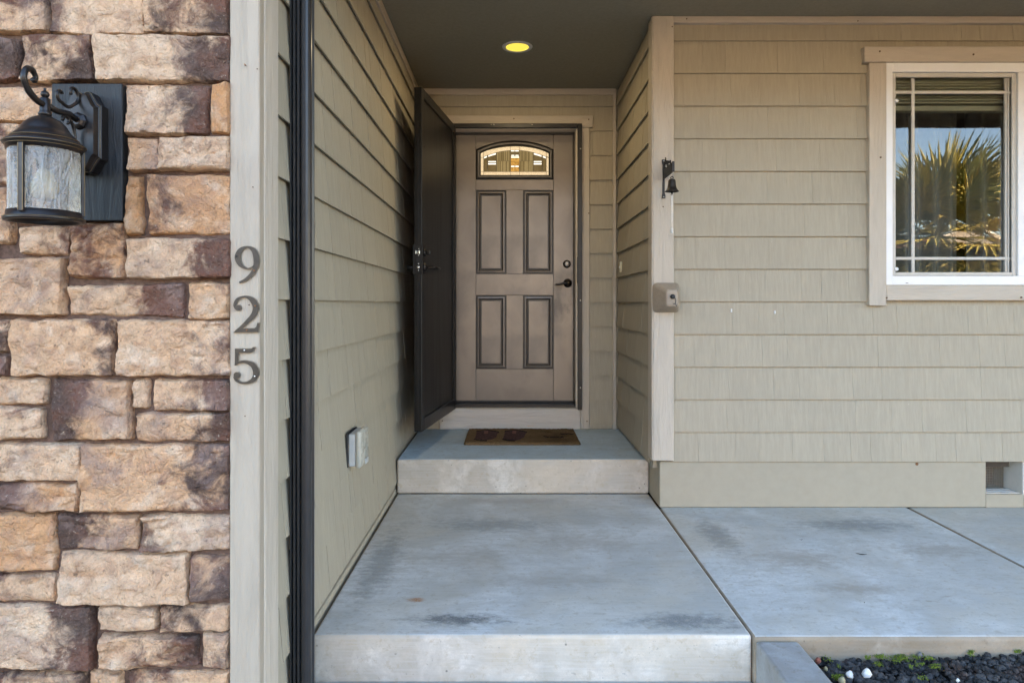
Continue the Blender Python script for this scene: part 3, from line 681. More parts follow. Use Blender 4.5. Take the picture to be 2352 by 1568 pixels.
for (a, b) in ((437, 502), (1800, 1866)):
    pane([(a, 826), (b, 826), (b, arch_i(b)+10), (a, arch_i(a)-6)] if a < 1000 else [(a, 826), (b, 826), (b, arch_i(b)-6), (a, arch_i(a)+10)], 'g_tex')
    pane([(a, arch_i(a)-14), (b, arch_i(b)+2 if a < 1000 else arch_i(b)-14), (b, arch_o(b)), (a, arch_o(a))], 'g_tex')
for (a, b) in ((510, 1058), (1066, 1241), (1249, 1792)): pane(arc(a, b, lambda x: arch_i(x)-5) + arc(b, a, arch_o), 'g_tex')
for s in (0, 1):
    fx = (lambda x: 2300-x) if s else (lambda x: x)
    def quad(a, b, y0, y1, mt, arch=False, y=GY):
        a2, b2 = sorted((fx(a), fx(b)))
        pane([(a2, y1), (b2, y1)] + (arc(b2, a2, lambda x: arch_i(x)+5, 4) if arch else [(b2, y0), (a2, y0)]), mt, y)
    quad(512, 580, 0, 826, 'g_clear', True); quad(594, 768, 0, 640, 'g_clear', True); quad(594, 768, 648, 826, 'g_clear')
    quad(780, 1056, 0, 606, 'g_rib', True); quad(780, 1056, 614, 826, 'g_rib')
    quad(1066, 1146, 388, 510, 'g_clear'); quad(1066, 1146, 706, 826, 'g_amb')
    for (a, b, y0, y1) in ((602, 762, 652, 684), (602, 762, 612, 634), (1070, 1143, 392, 414), (1070, 1143, 708, 734), (1074, 1140, 486, 508)): quad(a, b, y0, y1, 'g_glint', False, GY-.0015)
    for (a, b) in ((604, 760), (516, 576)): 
        a2, b2 = sorted((fx(a), fx(b))); pane(arc(a2, b2, lambda x: arch_i(x)+40, 4) + arc(b2, a2, lambda x: arch_i(x)+8, 4), 'g_glint', GY-.0015)
pane([(1066, 698), (1241, 698), (1241, 518), (1066, 518)], 'g_amb'); pane([(1072, 546), (1236, 546), (1236, 520), (1072, 520)], 'g_glint', GY-.0015)
ob('glass_backing', MB().prism(lite(.030), GY+.006, GY+.012), M['came'], lf)
# hardware
def rose(parent, u, v, r, name='deadbolt'):
    c = (dx(u), DY, dz(v))
    return ob(name, MB().lathe([(r, .001), (r, -.006), (r*.9, -.012), (r*.68, -.016), (r*.62, -.018), (r*.2, -.018)], c, 'Y', 28), M['bronze'], parent)
db = rose(fd, 1302, 606.5, .030)
ob('cylinder', MB().lathe([(.0185, -.015), (.0185, -.0195), (.017, -.021), (.004, -.021)], (dx(1302), DY, dz(606.5)), 'Y', 24), m_plain('worn_nickel', (.30, .28, .25), .4, .6), db)
ob('keyhole', MB().lathe([(.003, -.021), (.0035, -.0225)], (dx(1302), DY, dz(608)), 'Y', 10), M['dark'], db)
lv = ob('lever_handle', MB().lathe([(.033, .001), (.033, -.005), (.028, -.011), (.016, -.014), (.012, -.040), (.011, -.055), (.004, -.058)], (dx(1303.7), DY, dz(650.3)), 'Y', 28)
   .tube(crom([(dx(1304), DY-.048, dz(650)), (dx(1296), DY-.052, dz(650.5)), (dx(1288), DY-.050, dz(652.5)), (dx(1280), DY-.047, dz(653.5)), (dx(1275), DY-.045, dz(652.8))], 4), [.0095]*6+[.008]*6+[.0075]*4+[.005], 10), M['bronze'], fd)
ob('keyway', MB().lathe([(.0065, -.057), (.0065, -.0605), (.002, -.061)], (dx(1304), DY, dz(650)), 'Y', 14), M['gold_edge'], lv)
# jamb, brick mould and threshold of the door
dj = empty('door_jamb', (dx(1182), 5.0, .36), 'taupe wooden jamb and dark threshold around the front door', 'door frame')
for s, (xi, xo) in ((0, (xa-.002, xa-.018)), (1, (xb+.002, xb+.018))):
    ob('jamb_side', MB().bbox(min(xi, xo), max(xi, xo), 5.051, 5.145, .40, zt+.012, .001), M['jamb'], dj)
    xm0, xm1 = (xi-.038, xi-.002) if s == 0 else (xi+.003, xi+.038)
    ob('brick_mould', MB().bbox(xm0, xm1, 4.962, 5.05, .36, zt+.052, .004), M['mould'], dj)
ob('jamb_head', MB().bbox(xa-.018, xb+.018, 5.052, 5.144, zt+.003, zt+.030, .001), M['jamb'], dj)
ob('brick_mould', MB().bbox(xa-.017, xb+.017, 4.963, 5.049, zt+.006, zt+.054, .003), M['mould'], dj)
ob('threshold', MB().bbox(xa-.017, xb+.017, 4.985, 5.14, .356, .382, .003), M['black'], dj)
ob('door_sweep', MB().bbox(xa+.002, xb-.002, DY-.012, DY-.0005, .383, .396, .002), M['dark'], dj)
ob('door_backing', MB().box(xa-.05, xb+.05, 5.16, 5.20, .30, 2.5), M['dark'], dj)

# ------------------------------------------------------------------ security door (open)
HX, HY = -.418, 4.915
sdr = empty('security_door', (HX, HY, .36), 'black steel security door swung open against the left alcove wall', 'door')
fx0, fx1 = PX(1030, 4.93), PX(1336.5, 4.93); fzt, fzb = PZ(284.5, 4.93), PZ(941, 4.93)
def jb(name, *a): return ob(name, MB().bbox(*a, .002), M['screen'], sdr)
jr = jb('frame_post', fx1-.031, fx1, 4.920, 4.9495, fzb, fzt)
jb('frame_post', fx0, fx0+.031, 4.921, 4.9495, fzb, fzt)
jh = jb('frame_head', fx0+.0315, fx1-.0315, 4.920, 4.9495, fzt-.030, fzt)
for v in (342, 690, 890): ob('frame_screw', MB().lathe([(.002, -.004), (.0055, -.003), (.006, .001)], (fx1-.012, 4.919, PZ(v, 4.92)), 'Y', 10), M['silver'], jr)
for u in (1128, 1134, 1358-1358+1360): ob('frame_screw', MB().lathe([(.002, -.004), (.0045, -.003), (.005, .001)], (PX(u if u < 1300 else 1222, 4.92), 4.919, fzt-.010), 'Y', 10), M['silver'], jh)
ob('strike_plate', MB().bbox(fx1-.034, fx1-.030, 4.9195, 4.949, PZ(650, 4.92), PZ(590, 4.92), .0005), M['dark'], jr)
LW = .905; ux, uy = -.128, -.895; Ln = math.hypot(ux, uy); ex = Vector((ux/Ln, uy/Ln, 0)); ey = Vector((-ex.y, ex.x, 0))   # ey points to the right (visible) face
if ey.x < 0: ey = -ey
Mx = Matrix(((ex.x, ey.x, 0, HX), (ex.y, ey.y, 0, HY), (0, 0, 1, 0), (0, 0, 0, 1)))
T = .024; zb_, zt_ = .362, 2.392
def lbox(name, a, b, c, d, z0, z1, mt='screen', bev=.003, parent=None): return ob(name, MB().bbox(a, b, c, d, z0, z1, bev).xf(Mx), M[mt], parent or sdr)
st2 = lbox('leaf_stile', LW-.048, LW, -T, T, zb_, zt_); lbox('leaf_stile', 0.004, .050, -T, T, zb_, zt_)
lbox('leaf_rail', .0505, LW-.0485, -T, T, zt_-.055, zt_); lbox('leaf_rail', .0505, LW-.0485, -T, T, zb_, zb_+.075)
lbox('leaf_panel', .0505, LW-.0485, -.006, .012, zb_+.0755, zt_-.0555, 'screen', .001)
lbox('glazing_bead', LW-.062, LW-.049, .0125, .020, zb_+.080, zt_-.060, 'silver' if 0 else 'black', .002)
lbox('leaf_edge_strip', LW+.0005, LW+.003, -.006, .006, zb_+.05, zt_-.20, 'black', .0005)
for z in (.95, 1.55, 2.05): ob('leaf_bolt', MB().lathe([(.0045, -.003), (.0045, .003)], (0, 0, 0), 'Y', 8).xf(Mx @ Matrix.Translation((LW-.055, .021, z))), M['dark'], sdr)
for z in (.6, 1.38, 2.15): ob('hinge', MB().lathe([(.011, -.05), (.011, .05)], (HX-.004, HY-.010, z), 'Z', 12), M['black'], sdr)
lz0, lz1 = PZ(630, 4.03), PZ(562, 4.03)
lk = lbox('lock_box', LW-.060, LW+.010, -.030, .030, lz0, lz1, 'iron', .002)
def lpt(a, b, z): return Mx @ Vector((a, b, z))
zt1, zl1 = PZ(580, 4.03), PZ(614, 4.03)
def llathe(name, prof, a, b, z, mt, axis='Y', parent=None): return ob(name, MB().lathe(prof, (0, 0, 0), axis, 20).xf(Mx @ Matrix.Translation((a, b, z))), M[mt], parent or lk)
tt = llathe('thumb_turn_rose', [(.026, .030), (.026, .036), (.018, .042), (.010, .044)], LW-.03, 0, zt1, 'bronze')
ob('thumb_turn', MB().bbox(LW-.034, LW-.026, .044, .066, zt1-.014, zt1+.014, .003).xf(Mx), M['bronze'], lk)
llathe('lever_rose', [(.028, .030), (.028, .037), (.020, .044), (.012, .048)], LW-.03, 0, zl1, 'bronze')
ob('lever', MB().tube([tuple(lpt(LW-.03, b, zl1)) for b in (.045, .06, .085, .095)], [.011, .0095, .0095, .010], 12).tube(crom([tuple(lpt(LW-.03, .088, zl1)), tuple(lpt(LW-.06, .098, zl1)), tuple(lpt(LW-.10, .098, zl1-.003)), tuple(lpt(LW-.14, .096, zl1-.002))], 4), .008, 10), M['bronze'], lk)
ob('outer_lever', MB().tube([tuple(lpt(LW-.03, b, zl1)) for b in (-.029, -.055, -.072)], .011, 12).tube([tuple(lpt(LW-.03, -.068, zl1)), tuple(lpt(LW-.12, -.070, zl1))], .009, 10), M['black'], lk)
for dz_, w in ((.020, .003), (-.018, .003)): 
    llathe('lock_screw', [(.0035, .0), (.0035, .0125)], LW, .006, zt1+dz_, 'silver', 'X'); llathe('lock_screw', [(.0035, .0), (.0035, .0125)], LW, .006, zl1+dz_, 'silver', 'X')
ob('bolt_plate', MB().bbox(LW+.009, LW+.0125, -.001, .013, zt1-.010, zt1+.010, .002).bbox(LW+.009, LW+.0125, -.014, -.008, zt1-.010, zt1+.010, .001).xf(Mx), M['silver'], lk)
llathe('latch', [(.0085, .0), (.0085, .0135), (.004, .014)], LW, .004, zl1, 'silver', 'X')
lbox('lock_recess', LW+.0095, LW+.0108, -.008, .012, (zt1+zl1)/2-.012, (zt1+zl1)/2+.008, 'dark', .0003, lk)

# ------------------------------------------------------------------ door mat
def m_mat():
    n = NT('coir_mat'); v = n.vec((1, 1, 1), rand=False); f = n.noise(v, 260, 3, .7); b = n.noise(v, 6, 4, .6)
    c = n.mix(n.ramp(f, .35, .68), (.095, .06, .03), (.29, .185, .09))
    tc = n.n('TexCoord'); sp = n.n('SeparateXYZ'); n.t.links.new(tc.outputs['Object'], sp.inputs[0])
    wear = n.math('MULTIPLY', n.ramp(sp.outputs[0], -.15, .25), n.ramp(b, .35, .65, 0, .75)); c = n.mix(wear, c, (.075, .048, .022))
    return n.pbr(c, 1.0, n.bump(f, 1.0, .006), spec=.05)
M['mat'] = m_mat(); M['boot'] = m_plain('boot_print', (.075, .042, .036), .95, vary=.55, bump=1.0, scale=90, spec=.05)
M['boot2'] = m_plain('boot_tab_print', (.20, .09, .07), .95, vary=.2, bump=1.0, scale=200, spec=.05); M['sole'] = m_plain('boot_sole_print', (.016, .012, .012), .95, scale=200, spec=.05)
mx0, mx1, my0, my1, mz = -.305, .455, 4.405, 4.915, .2045
dm = empty('door_mat', (.075, 4.66, .2035), 'brown coir door mat with two boot prints in front of the door', 'door mat')
mb = MB(); R = random.Random(4); N_, K = 96, 62; V = []
for j in range(K+1):
    for i in range(N_+1):
        s, t = i/N_, j/K; x = mx0+(mx1-mx0)*s; y = my0+(my1-my0)*t
        rr = .028; cx = min(max(x, mx0+rr), mx1-rr); cy = min(max(y, my0+rr), my1-rr); L = math.hypot(x-cx, y-cy)
        if L > rr: x, y = cx+(x-cx)/L*rr, cy+(y-cy)/L*rr
        edge = i in (0, N_) or j in (0, K)
        x += R.uniform(-.0012, .0012)*(2 if edge else 1); y += R.uniform(-.0012, .0012)*(2 if edge else 1)
        V.append((x, y, mz if edge else mz+.016+R.uniform(-.0022, .0022)+.003*noise.noise(Vector((x*7, y*7, 0)))))
mb.add(V, [(j*(N_+1)+i, j*(N_+1)+i+1, (j+1)*(N_+1)+i+1, (j+1)*(N_+1)+i) for j in range(K) for i in range(N_)], 0, True)
ob('coir_pad', mb, M['mat'], dm, fix=False)
def mp(u, v):  # a point on the mat from its place in the photograph of the mat
    Y = (EYE-.2235)*F/(v-CV); return PX(u, Y), Y
def mprint(name, pts, mt, z): 
    P = [mp(1110/1.0629+x*.1403/1.0629, 1030/1.0629+y*.1403/1.0629) for x, y in pts]; nn = len(P)
    m_ = MB().add([(x, y, z) for x, y in P]+[(x, y, z-.006) for x, y in P], [tuple(range(nn)), tuple(range(2*nn-1, nn-1, -1))]+[(i, nn+i, nn+(i+1) % nn, (i+1) % nn) for i in range(nn)])
    ob(name, m_, M[mt], dm)
for off, k in ((0, 1), (500, .98)):
    g = lambda pts: [(x*k+off, y) for x, y in pts]
    mprint('boot_print', g([(345, 292), (420, 312), (520, 318), (640, 300), (720, 262), (735, 215), (770, 172), (700, 155), (580, 140), (480, 145), (380, 155), (372, 215)]), 'boot', .2236)
    mprint('boot_tab', g([(510, 198), (575, 200), (582, 150), (515, 150)]), 'boot2', .2240)
    mprint('boot_sole', g([(330, 300), (440, 322), (560, 326), (560, 314), (430, 306), (335, 290)]), 'sole', .2243)
    mprint('boot_top_line', g([(378, 162), (480, 150), (580, 146), (700, 162), (768, 180), (772, 168), (700, 150), (580, 135), (480, 140), (376, 152)]), 'sole', .2246)
# two lines of worn script lettering
def script(x0, x1, y, amp, seed):
    R = random.Random(seed); pts = []; x = x0
    while x < x1: pts.append((x, y + R.choice((-1, 1))*amp*R.uniform(.3, 1))); x += R.uniform(10, 22)
    P = [mp(1110/1.0629+a*.132, 1030/1.0629+b*.132) for a, b in pts]
    ob('script_print', MB().tube([(a, b, .2236) for a, b in P], .0030, 5), M['sole'], dm)
script(1840, 2085, 206, 5, 1); script(1545, 1640, 252, 9, 2); script(1660, 1900, 262, 12, 3)

# ------------------------------------------------------------------ window
wi = empty('window', (2.77, 3.72, WZ0), 'white vinyl sliding window with prairie grilles reflecting a palm', 'window')
fw = .0365
def wbx(name, a, b, c, d, z0, z1, mt, parent=None, bev=.002): return ob(name, MB().bbox(a, b, c, d, z0, z1, bev), M[mt], parent or wi)
for (a, b, z0, z1) in ((WX0, WX0+fw, WZ0, WZ1), (WX1-fw, WX1, WZ0, WZ1)): wbx('frame_jamb', a, b, 3.708, 3.79, z0, z1, 'white')
for (z0, z1, h) in ((WZ1-.050, WZ1, 1), (WZ0, WZ0+.050, 0)): wbx('frame_rail', WX0+fw+.0005, WX1-fw-.0005, 3.7085, 3.79, z0, z1, 'white')
xc = PX(2338.5, 3.71); wbx('meeting_stile', xc, xc+.075, 3.7100, 3.775, WZ0+.0505, WZ1-.0505, 'white')
SGX0, SGX1, SGZ0, SGZ1 = WX0+fw+.002, xc-.002, WZ0+.052, WZ1-.052
# outer screen frame, thin, in front of the glass on the left half
for nm, a, b, z0, z1 in (('screen_frame', SGX0, SGX0+.022, SGZ0, SGZ1), ('screen_frame', SGX1-.022, SGX1, SGZ0, SGZ1), ('screen_frame', SGX0+.0225, SGX1-.0225, SGZ1-.022, SGZ1), ('screen_frame', SGX0+.0225, SGX1-.0225, SGZ0, SGZ0+.018)):
    wbx(nm, a, b, 3.722, 3.734, z0, z1, 'sash')
for a in (SGX1-.048, SGX1-.034): wbx('sash_track', a, a+.009, 3.738, 3.752, SGZ0+.018, SGZ1-.022, 'sash', None, .001)
def m_glass():
    n = NT('window_glass'); tr = n.n('BsdfTransparent', Color=(.80, .84, .82)); gl = n.n('BsdfGlossy', Color=(1, 1, 1), Roughness=0.0)
    v = n.noise(n.vec((1, 1, 1), rand=False), 2.2, 2, .5); b = n.bump(v, .018, .01); n.t.links.new(b, gl.inputs['Normal'])
    fr = n.n('Fresnel', IOR=1.9); ms = n.n('MixShader'); n.t.links.new(fr.outputs[0], ms.inputs[0]); n.t.links.new(tr.outputs[0], ms.inputs[1]); n.t.links.new(gl.outputs[0], ms.inputs[2])
    n.t.links.new(ms.outputs[0], n.out.inputs[0]); return n.mat
M['glass'] = m_glass()
GYW = 3.756
def glass(x0, x1, z0, z1): ob('pane', MB().add([(x0, GYW, z0), (x1, GYW, z0), (x1, GYW, z1), (x0, GYW, z1)], [(0, 1, 2, 3)]), M['glass'], wi, fix=False)
glass(SGX0-.003, xc+.03, SGZ0-.003, SGZ1+.003); glass(xc+.06, WX1-fw+.01, SGZ0-.003, SGZ1+.003)
def grille(x0, x1):
    for (u) in (2097.4,):
        gx_ = PX(u, 3.74); gx_ = gx_ if x0 < 2.4 else x1-.14
        ob('grille_bar', MB().bbox(gx_-.0088, gx_+.0088, 3.739, 3.750, SGZ0+.018, SGZ1-.022, .002), M['sash'], wi)
    for v in (212.2, 593.5):
        z = PZ(v, 3.74); ob('grille_bar', MB().bbox(x0+.022, x1-.012, 3.7395, 3.7495, z-.008, z+.008, .002), M['sash'], wi)
grille(SGX0, SGX1); grille(xc+.075, WX1-fw)
for v in (232, 618): ob('latch', MB().lathe([(.004, .0), (.010, .0), (.010, -.006), (.004, -.006)], (SGX0+.024, 3.722, PZ(v, 3.72)), 'Y', 16), M['white'], wi)
ob('weep_slot', MB().box(PX(2086, 3.708), PX(2080, 3.708), 3.7070, 3.7095, PZ(650.5, 3.708), PZ(649.5, 3.708)), M['dark'], wi)
# room behind the glass
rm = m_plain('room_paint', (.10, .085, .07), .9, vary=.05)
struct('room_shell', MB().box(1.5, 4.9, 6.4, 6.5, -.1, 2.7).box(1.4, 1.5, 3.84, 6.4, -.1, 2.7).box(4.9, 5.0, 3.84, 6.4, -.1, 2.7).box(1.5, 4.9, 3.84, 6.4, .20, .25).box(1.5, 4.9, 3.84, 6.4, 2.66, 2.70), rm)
blm = m_plain('blind_slat', (.55, .52, .36), .55, vary=.05)
bl = empty('window_blind', (2.77, 3.82, 2.25), 'olive raised horizontal blind behind the top of the window', 'blind')
ob('headrail', MB().bbox(WX0+.03, WX1-.03, 3.80, 3.85, SGZ1-.03, SGZ1+.02, .003), blm, bl)
for k in range(7):
    z = SGZ1-.040-k*.0165; ob('slat', MB().bbox(WX0+.035, WX1-.035, 3.795, 3.845, z-.005, z+.005, .002), blm, bl)
ob('bottom_rail', MB().bbox(WX0+.035, WX1-.035, 3.800, 3.850, SGZ1-.185, SGZ1-.155, .004), blm, bl)
curm = m_plain('curtain_cloth', (.26, .265, .26), .9, vary=.05)
for (a, b, lb) in ((1.75, 2.72, 'grey folded curtain hanging behind the left half of the window'), (2.78, 3.75, 'grey folded curtain hanging behind the right half of the window')):
    mb = MB(); n = 120; vs_ = []
    for i in range(n+1):
        x = a+(b-a)*i/n; y = 4.15+.035*math.sin(i*.55)+.02*math.sin(i*.21+1)
        vs_ += [(x, y, .4), (x, y, 2.4), (x, y+.006, .4), (x, y+.006, 2.4)]
    fs = []
    for i in range(n): p = i*4; fs += [(p, p+4, p+5, p+1), (p+2, p+3, p+7, p+6), (p+1, p+5, p+7, p+3), (p, p+2, p+6, p+4)]
    mb.add(vs_, fs, 0, True)
    ob('curtain', mb, curm, None, lb, 'curtain')

# ------------------------------------------------------------------ wall lantern
lb_ = ob('lantern_board', MB().bbox(PX(118, 1.787), PX(280, 1.787), 1.787, 1.845, PZ(507, 1.787), PZ(192, 1.787), .002), None or m_trim('black_stained_wood', (.012, .0135, .0145), 'z'), None, 'black stained wood mounting board behind the lantern', 'mounting board')
LX, LY = -1.10, 1.612; K_ = F/1.612
LR = .84
def sr(prof): return [(r*LR, h) for r, h in prof]
def lz(v): return EYE + (CV-v)/K_
la = empty('wall_lantern', (LX, 1.745, lz(509)), 'dark bronze scroll arm wall lantern with seeded glass on the stone wall', 'lantern')
bz = M['bronze']
# back plate with shaped ends
hw, pz0, pz1 = .047, PZ(397, 1.75), PZ(209, 1.75)
def plate(i):
    pts = []
    w = hw-i; h0, h1 = pz0+i, pz1-i; n = 12
    side = [(w, .026), (w, .0)]
    def end(sgn):
        o = []
        for k in range(n+1):
            t = k/n; x = w*(1-t); zz = .030*(.5-.5*math.cos(math.pi*min(1, t*1.6))) + .006*math.sin(math.pi*min(1, max(0, t*1.6-.6)))
            o.append((x, zz))
        return o
    e = end(1)
    top = [(x, h1-.036+z) for x, z in e] + [(-x, h1-.036+z) for x, z in e[::-1][1:]]
    bot = [(-x, h0+.036-z) for x, z in e] + [(x, h0+.036-z) for x, z in e[::-1][1:]]
    return [(LX+x, z) for x, z in top+bot]
rings = [(plate(0), 1.7865), (plate(0), 1.757), (plate(.003), 1.754), (plate(.006), 1.752), (plate(.010), 1.738)]
mb = loft(rings); nn = len(rings[0][0]); mb.f.append(tuple((len(rings)-1)*nn+k for k in range(nn))); mb.m.append(0); mb.sm.append(False)
bp = ob('back_plate', mb, bz, la)
ob('plate_line', MB().tube([(x, 1.7535, z) for x, z in plate(.002)]+[(plate(.002)[0][0], 1.7535, plate(.002)[0][1])], .0008, 5), M['gold_edge'], bp)
az_ = PZ(278, 1.735); hubz = lz(240)
ob('boss', MB().lathe([(.022, .0), (.022, -.006), (.017, -.010), (.011, -.012)], (LX, 1.739, az_), 'Y', 8, smooth=False), bz, bp)
ob('arm', MB().tube([(LX, 1.735, az_), (LX, 1.70, az_+.008), (LX, 1.655, hubz-.004), (LX, LY, hubz)], [.0075, .0075, .0075, .008], 8), bz, la)
def scroll(name, pts, r): ob(name, MB().tube(crom([(LX, y, z) for y, z in pts], 6), r, 8), bz, la)
def spiral(c, r0, r1, a0, a1, n=10): return [(c[0]+(r0+(r1-r0)*k/n)*math.cos(a0+(a1-a0)*k/n), c[1]+(r0+(r1-r0)*k/n)*math.sin(a0+(a1-a0)*k/n)) for k in range(n+1)]
# S scroll above the arm: large curl near the plate, small curl near the hub
scroll('scroll', spiral((1.715, az_+.062), .008, .024, 3.6, -1.2, 12)+[(1.700, az_+.025), (1.680, az_+.026)]+spiral((1.668, az_+.045), .017, .007, -1.2, -5.6, 9), .0042)
# brace under the arm down to the cap
scroll('scroll', spiral((1.690, az_-.012), .006, .015, -1.0, 3.2, 10)+[(1.690, az_+.002), (1.715, az_-.018), (1.722, az_-.048), (1.712, az_-.078)], .0042)
# front curl over the hub
scroll('scroll', [(LY-.006, hubz-.002), (LY-.030, hubz+.002), (LY-.055, hubz+.016), (LY-.070, hubz+.040), (LY-.062, hubz+.062), (LY-.044, hubz+.066), (LY-.032, hubz+.054), (LY-.036, hubz+.044), (LY-.042, hubz+.046)], [.0075]*13+[.007]*20+[.006]*16)
ob('hub', MB().lathe(sr([(.010, lz(269)), (.015, lz(266)), (.017, lz(262)), (.014, lz(258)), (.013, lz(254)), (.0135, lz(228)), (.010, lz(225)), (.006, lz(224))]), (LX, LY, 0), 'Z', 18), bz, la)
ob('finial', MB().lathe(sr([(.006, lz(225)), (.010, lz(221)), (.0115, lz(217)), (.009, lz(212)), (.004, lz(209)), (.003, lz(207)), (.0042, lz(205)), (.002, lz(203))]), (LX, LY, 0), 'Z', 18), bz, la)
cap = ob('cap', MB().lathe(sr([(.075, lz(349)), (.0915, lz(349)), (.0925, lz(340)), (.099, lz(337)), (.0995, lz(333)), (.096, lz(330)), (.082, lz(322)), (.080, lz(318)), (.068, lz(308)), (.064, lz(305)), (.060, lz(300)), (.052, lz(288)), (.038, lz(277)), (.020, lz(269)), (.010, lz(266))]), (LX, LY, 0), 'Z', 48), bz, la)
for (r, v) in ((.0998, 335), (.083, 321), (.0935, 341)): 
    ob('rubbed_line', MB().tube([(LX+r*LR*math.cos(t*math.pi/24), LY+r*LR*math.sin(t*math.pi/24), lz(v)) for t in range(49)], .0009, 5), M['gold_edge'], cap)
base = ob('base_ring', MB().lathe(sr([(.084, lz(487)), (.090, lz(487)), (.091, lz(498)), (.097, lz(502)), (.098, lz(507)), (.095, lz(510)), (.086, lz(510)), (.083, lz(500)), (.084, lz(487))]), (LX, LY, 0), 'Z', 48, cap=False), bz, la)
ob('base_floor', MB().lathe(sr([(.020, lz(490)), (.084, lz(490)), (.084, lz(493)), (.020, lz(493))]), (LX, LY, 0), 'Z', 32), bz, la)
ob('rubbed_line', MB().tube([(LX+.0825*math.cos(t*math.pi/24), LY+.0825*math.sin(t*math.pi/24), lz(503)) for t in range(49)], .0008, 5), M['gold_edge'], base)
def m_seed():
    n = NT('seeded_glass'); v = n.vec((1, 1, .28), rand=False)
    w = n.noise(v, 38, 4, .6, .8); sp = n.noise(n.vec((1, 1, 1), rand=False), 170, 3, .6)
    h = n.math('ADD', w, n.math('MULTIPLY', sp, .25)); bpn = n.bump(h, 1.0, .02)
    tr = n.n('BsdfTransparent', Color=(.86, .86, .82)); gl = n.n('BsdfGlossy', Color=(1, 1, 1), Roughness=.05); df = n.n('BsdfDiffuse', Color=(.62, .61, .55)); tl = n.n('BsdfTranslucent', Color=(.70, .67, .58))
    for b in (gl, df, tl): n.t.links.new(bpn, b.inputs['Normal'])
    m1 = n.n('MixShader'); m1.inputs[0].default_value = .5; n.t.links.new(df.outputs[0], m1.inputs[1]); n.t.links.new(tl.outputs[0], m1.inputs[2])
    m2 = n.n('MixShader'); n.set(m2.inputs[0], n.ramp(h, .42, .80, .05, .48)); n.t.links.new(tr.outputs[0], m2.inputs[1]); n.t.links.new(m1.outputs[0], m2.inputs[2])
    m3 = n.n('MixShader'); n.set(m3.inputs[0], n.math('MULTIPLY_ADD', n.n('Fresnel', IOR=1.5).outputs[0], 1.2, .06)); n.t.links.new(m2.outputs[0], m3.inputs[1]); n.t.links.new(gl.outputs[0], m3.inputs[2])
    n.t.links.new(m3.outputs[0], n.out.inputs[0]); return n.mat
M['seed'] = m_seed()
ob('glass_shade', MB().lathe(sr([(.0865, lz(489)), (.0865, lz(347))]), (LX, LY, 0), 'Z', 64, cap=False), M['seed'], la, fix=False)
for k in range(3):
    t = math.radians(-91 + 120*k); c, s = math.cos(t), math.sin(t)
    Rm = Matrix.Translation((LX, LY, 0)) @ Matrix.Rotation(t, 4, 'Z')
    ob('cage_bar', MB().bbox(.0730, .0795, -.0060, .0060, lz(494), lz(344), .001).xf(Rm), bz, la)
    ob('cage_line', MB().box(.0795, .0801, -.0058, -.0046, lz(492), lz(345)).box(.0795, .0801, .0046, .0058, lz(492), lz(345)).xf(Rm), M['gold_edge'], la)
ob('socket', MB().lathe([(.018, lz(352)), (.018, lz(385)), (.014, lz(390))], (LX, LY, 0), 'Z', 16), bz, la)
ob('bulb', MB().lathe([(.012, lz(388)), (.020, lz(402)), (.029, lz(425)), (.030, lz(438)), (.022, lz(455)), (.008, lz(462))], (LX, LY, 0), 'Z', 20), m_plain('bulb_glass', (.50, .42, .27), .15, vary=.02, bump=0.0), la)

# ------------------------------------------------------------------ bell
be = empty('door_bell', (.82, 3.70, PZ(456, 3.69)), 'small cast bronze hanging bell on a scrolled bracket on the corner board', 'bell')
bx, by = PX(1524, 3.695), 3.695
ob('wall_plate', MB().prism([(bx-.0085+.003*a, z) for a, z in ((0, PZ(456, by)), )] + [(bx+.0085, PZ(456, by)), (bx+.0085, PZ(449, by)), (bx+.0055, PZ(444, by)), (bx+.0050, PZ(380, by)), (bx+.0085, PZ(373, by)), (bx+.0085, PZ(367, by)), (bx-.0085, PZ(367, by)), (bx-.0085, PZ(373, by)), (bx-.0050, PZ(380, by)), (bx-.0055, PZ(444, by)), (bx-.0085, PZ(449, by))], by-.004, by+.004), M['iron'], be)
for v in (370.5, 452.5): ob('plate_screw', MB().lathe([(.001, -.002), (.0028, -.0015), (.003, .001)], (bx, by-.0045, PZ(v, by)), 'Y', 10), M['silver'], be)
BY = 3.505; bcx = bx+.0005
az0, az1 = PZ(412, 3.69), PZ(398, 3.69)
ob('bracket_arm', MB().box(bcx-.003, bcx+.003, BY-.025, by-.004, az0, az0+.006).box(bcx-.003, bcx+.003, BY-.025, by-.004, az1+.012, az1+.018).box(bcx-.0025, bcx+.0025, BY-.0245, by-.0045, az0+.006, az1+.012).box(bcx-.006, bcx+.006, BY-.030, BY-.0255, az0, az1+.020), M['iron'], be)
sc = MB()
for (cy, cz, r, a0, a1) in ((by-.035, az1+.045, .022, -1.8, 3.8), (by-.075, az1+.040, .018, 4.6, -.8), (by-.115, az1+.034, .014, -1.6, 3.6), (by-.150, az1+.030, .011, 4.6, -1.0)):
    sc.tube([(bcx, cy+(r*(.45+.55*(1-k/12)))*math.cos(a0+(a1-a0)*k/12), cz+(r*(.45+.55*(1-k/12)))*math.sin(a0+(a1-a0)*k/12)) for k in range(13)], .0032, 6)
sc.tube([(bcx, by-.012, az1+.015), (bcx, by-.03, az1+.03), (bcx, by-.05, az1+.062), (bcx, by-.045, az1+.075)], .003, 6)
ob('bracket_scrollwork', sc, M['iron'], be)
bzt = PZ(411.5, BY); bzb = PZ(440, BY)
hb_ = bzt-bzb
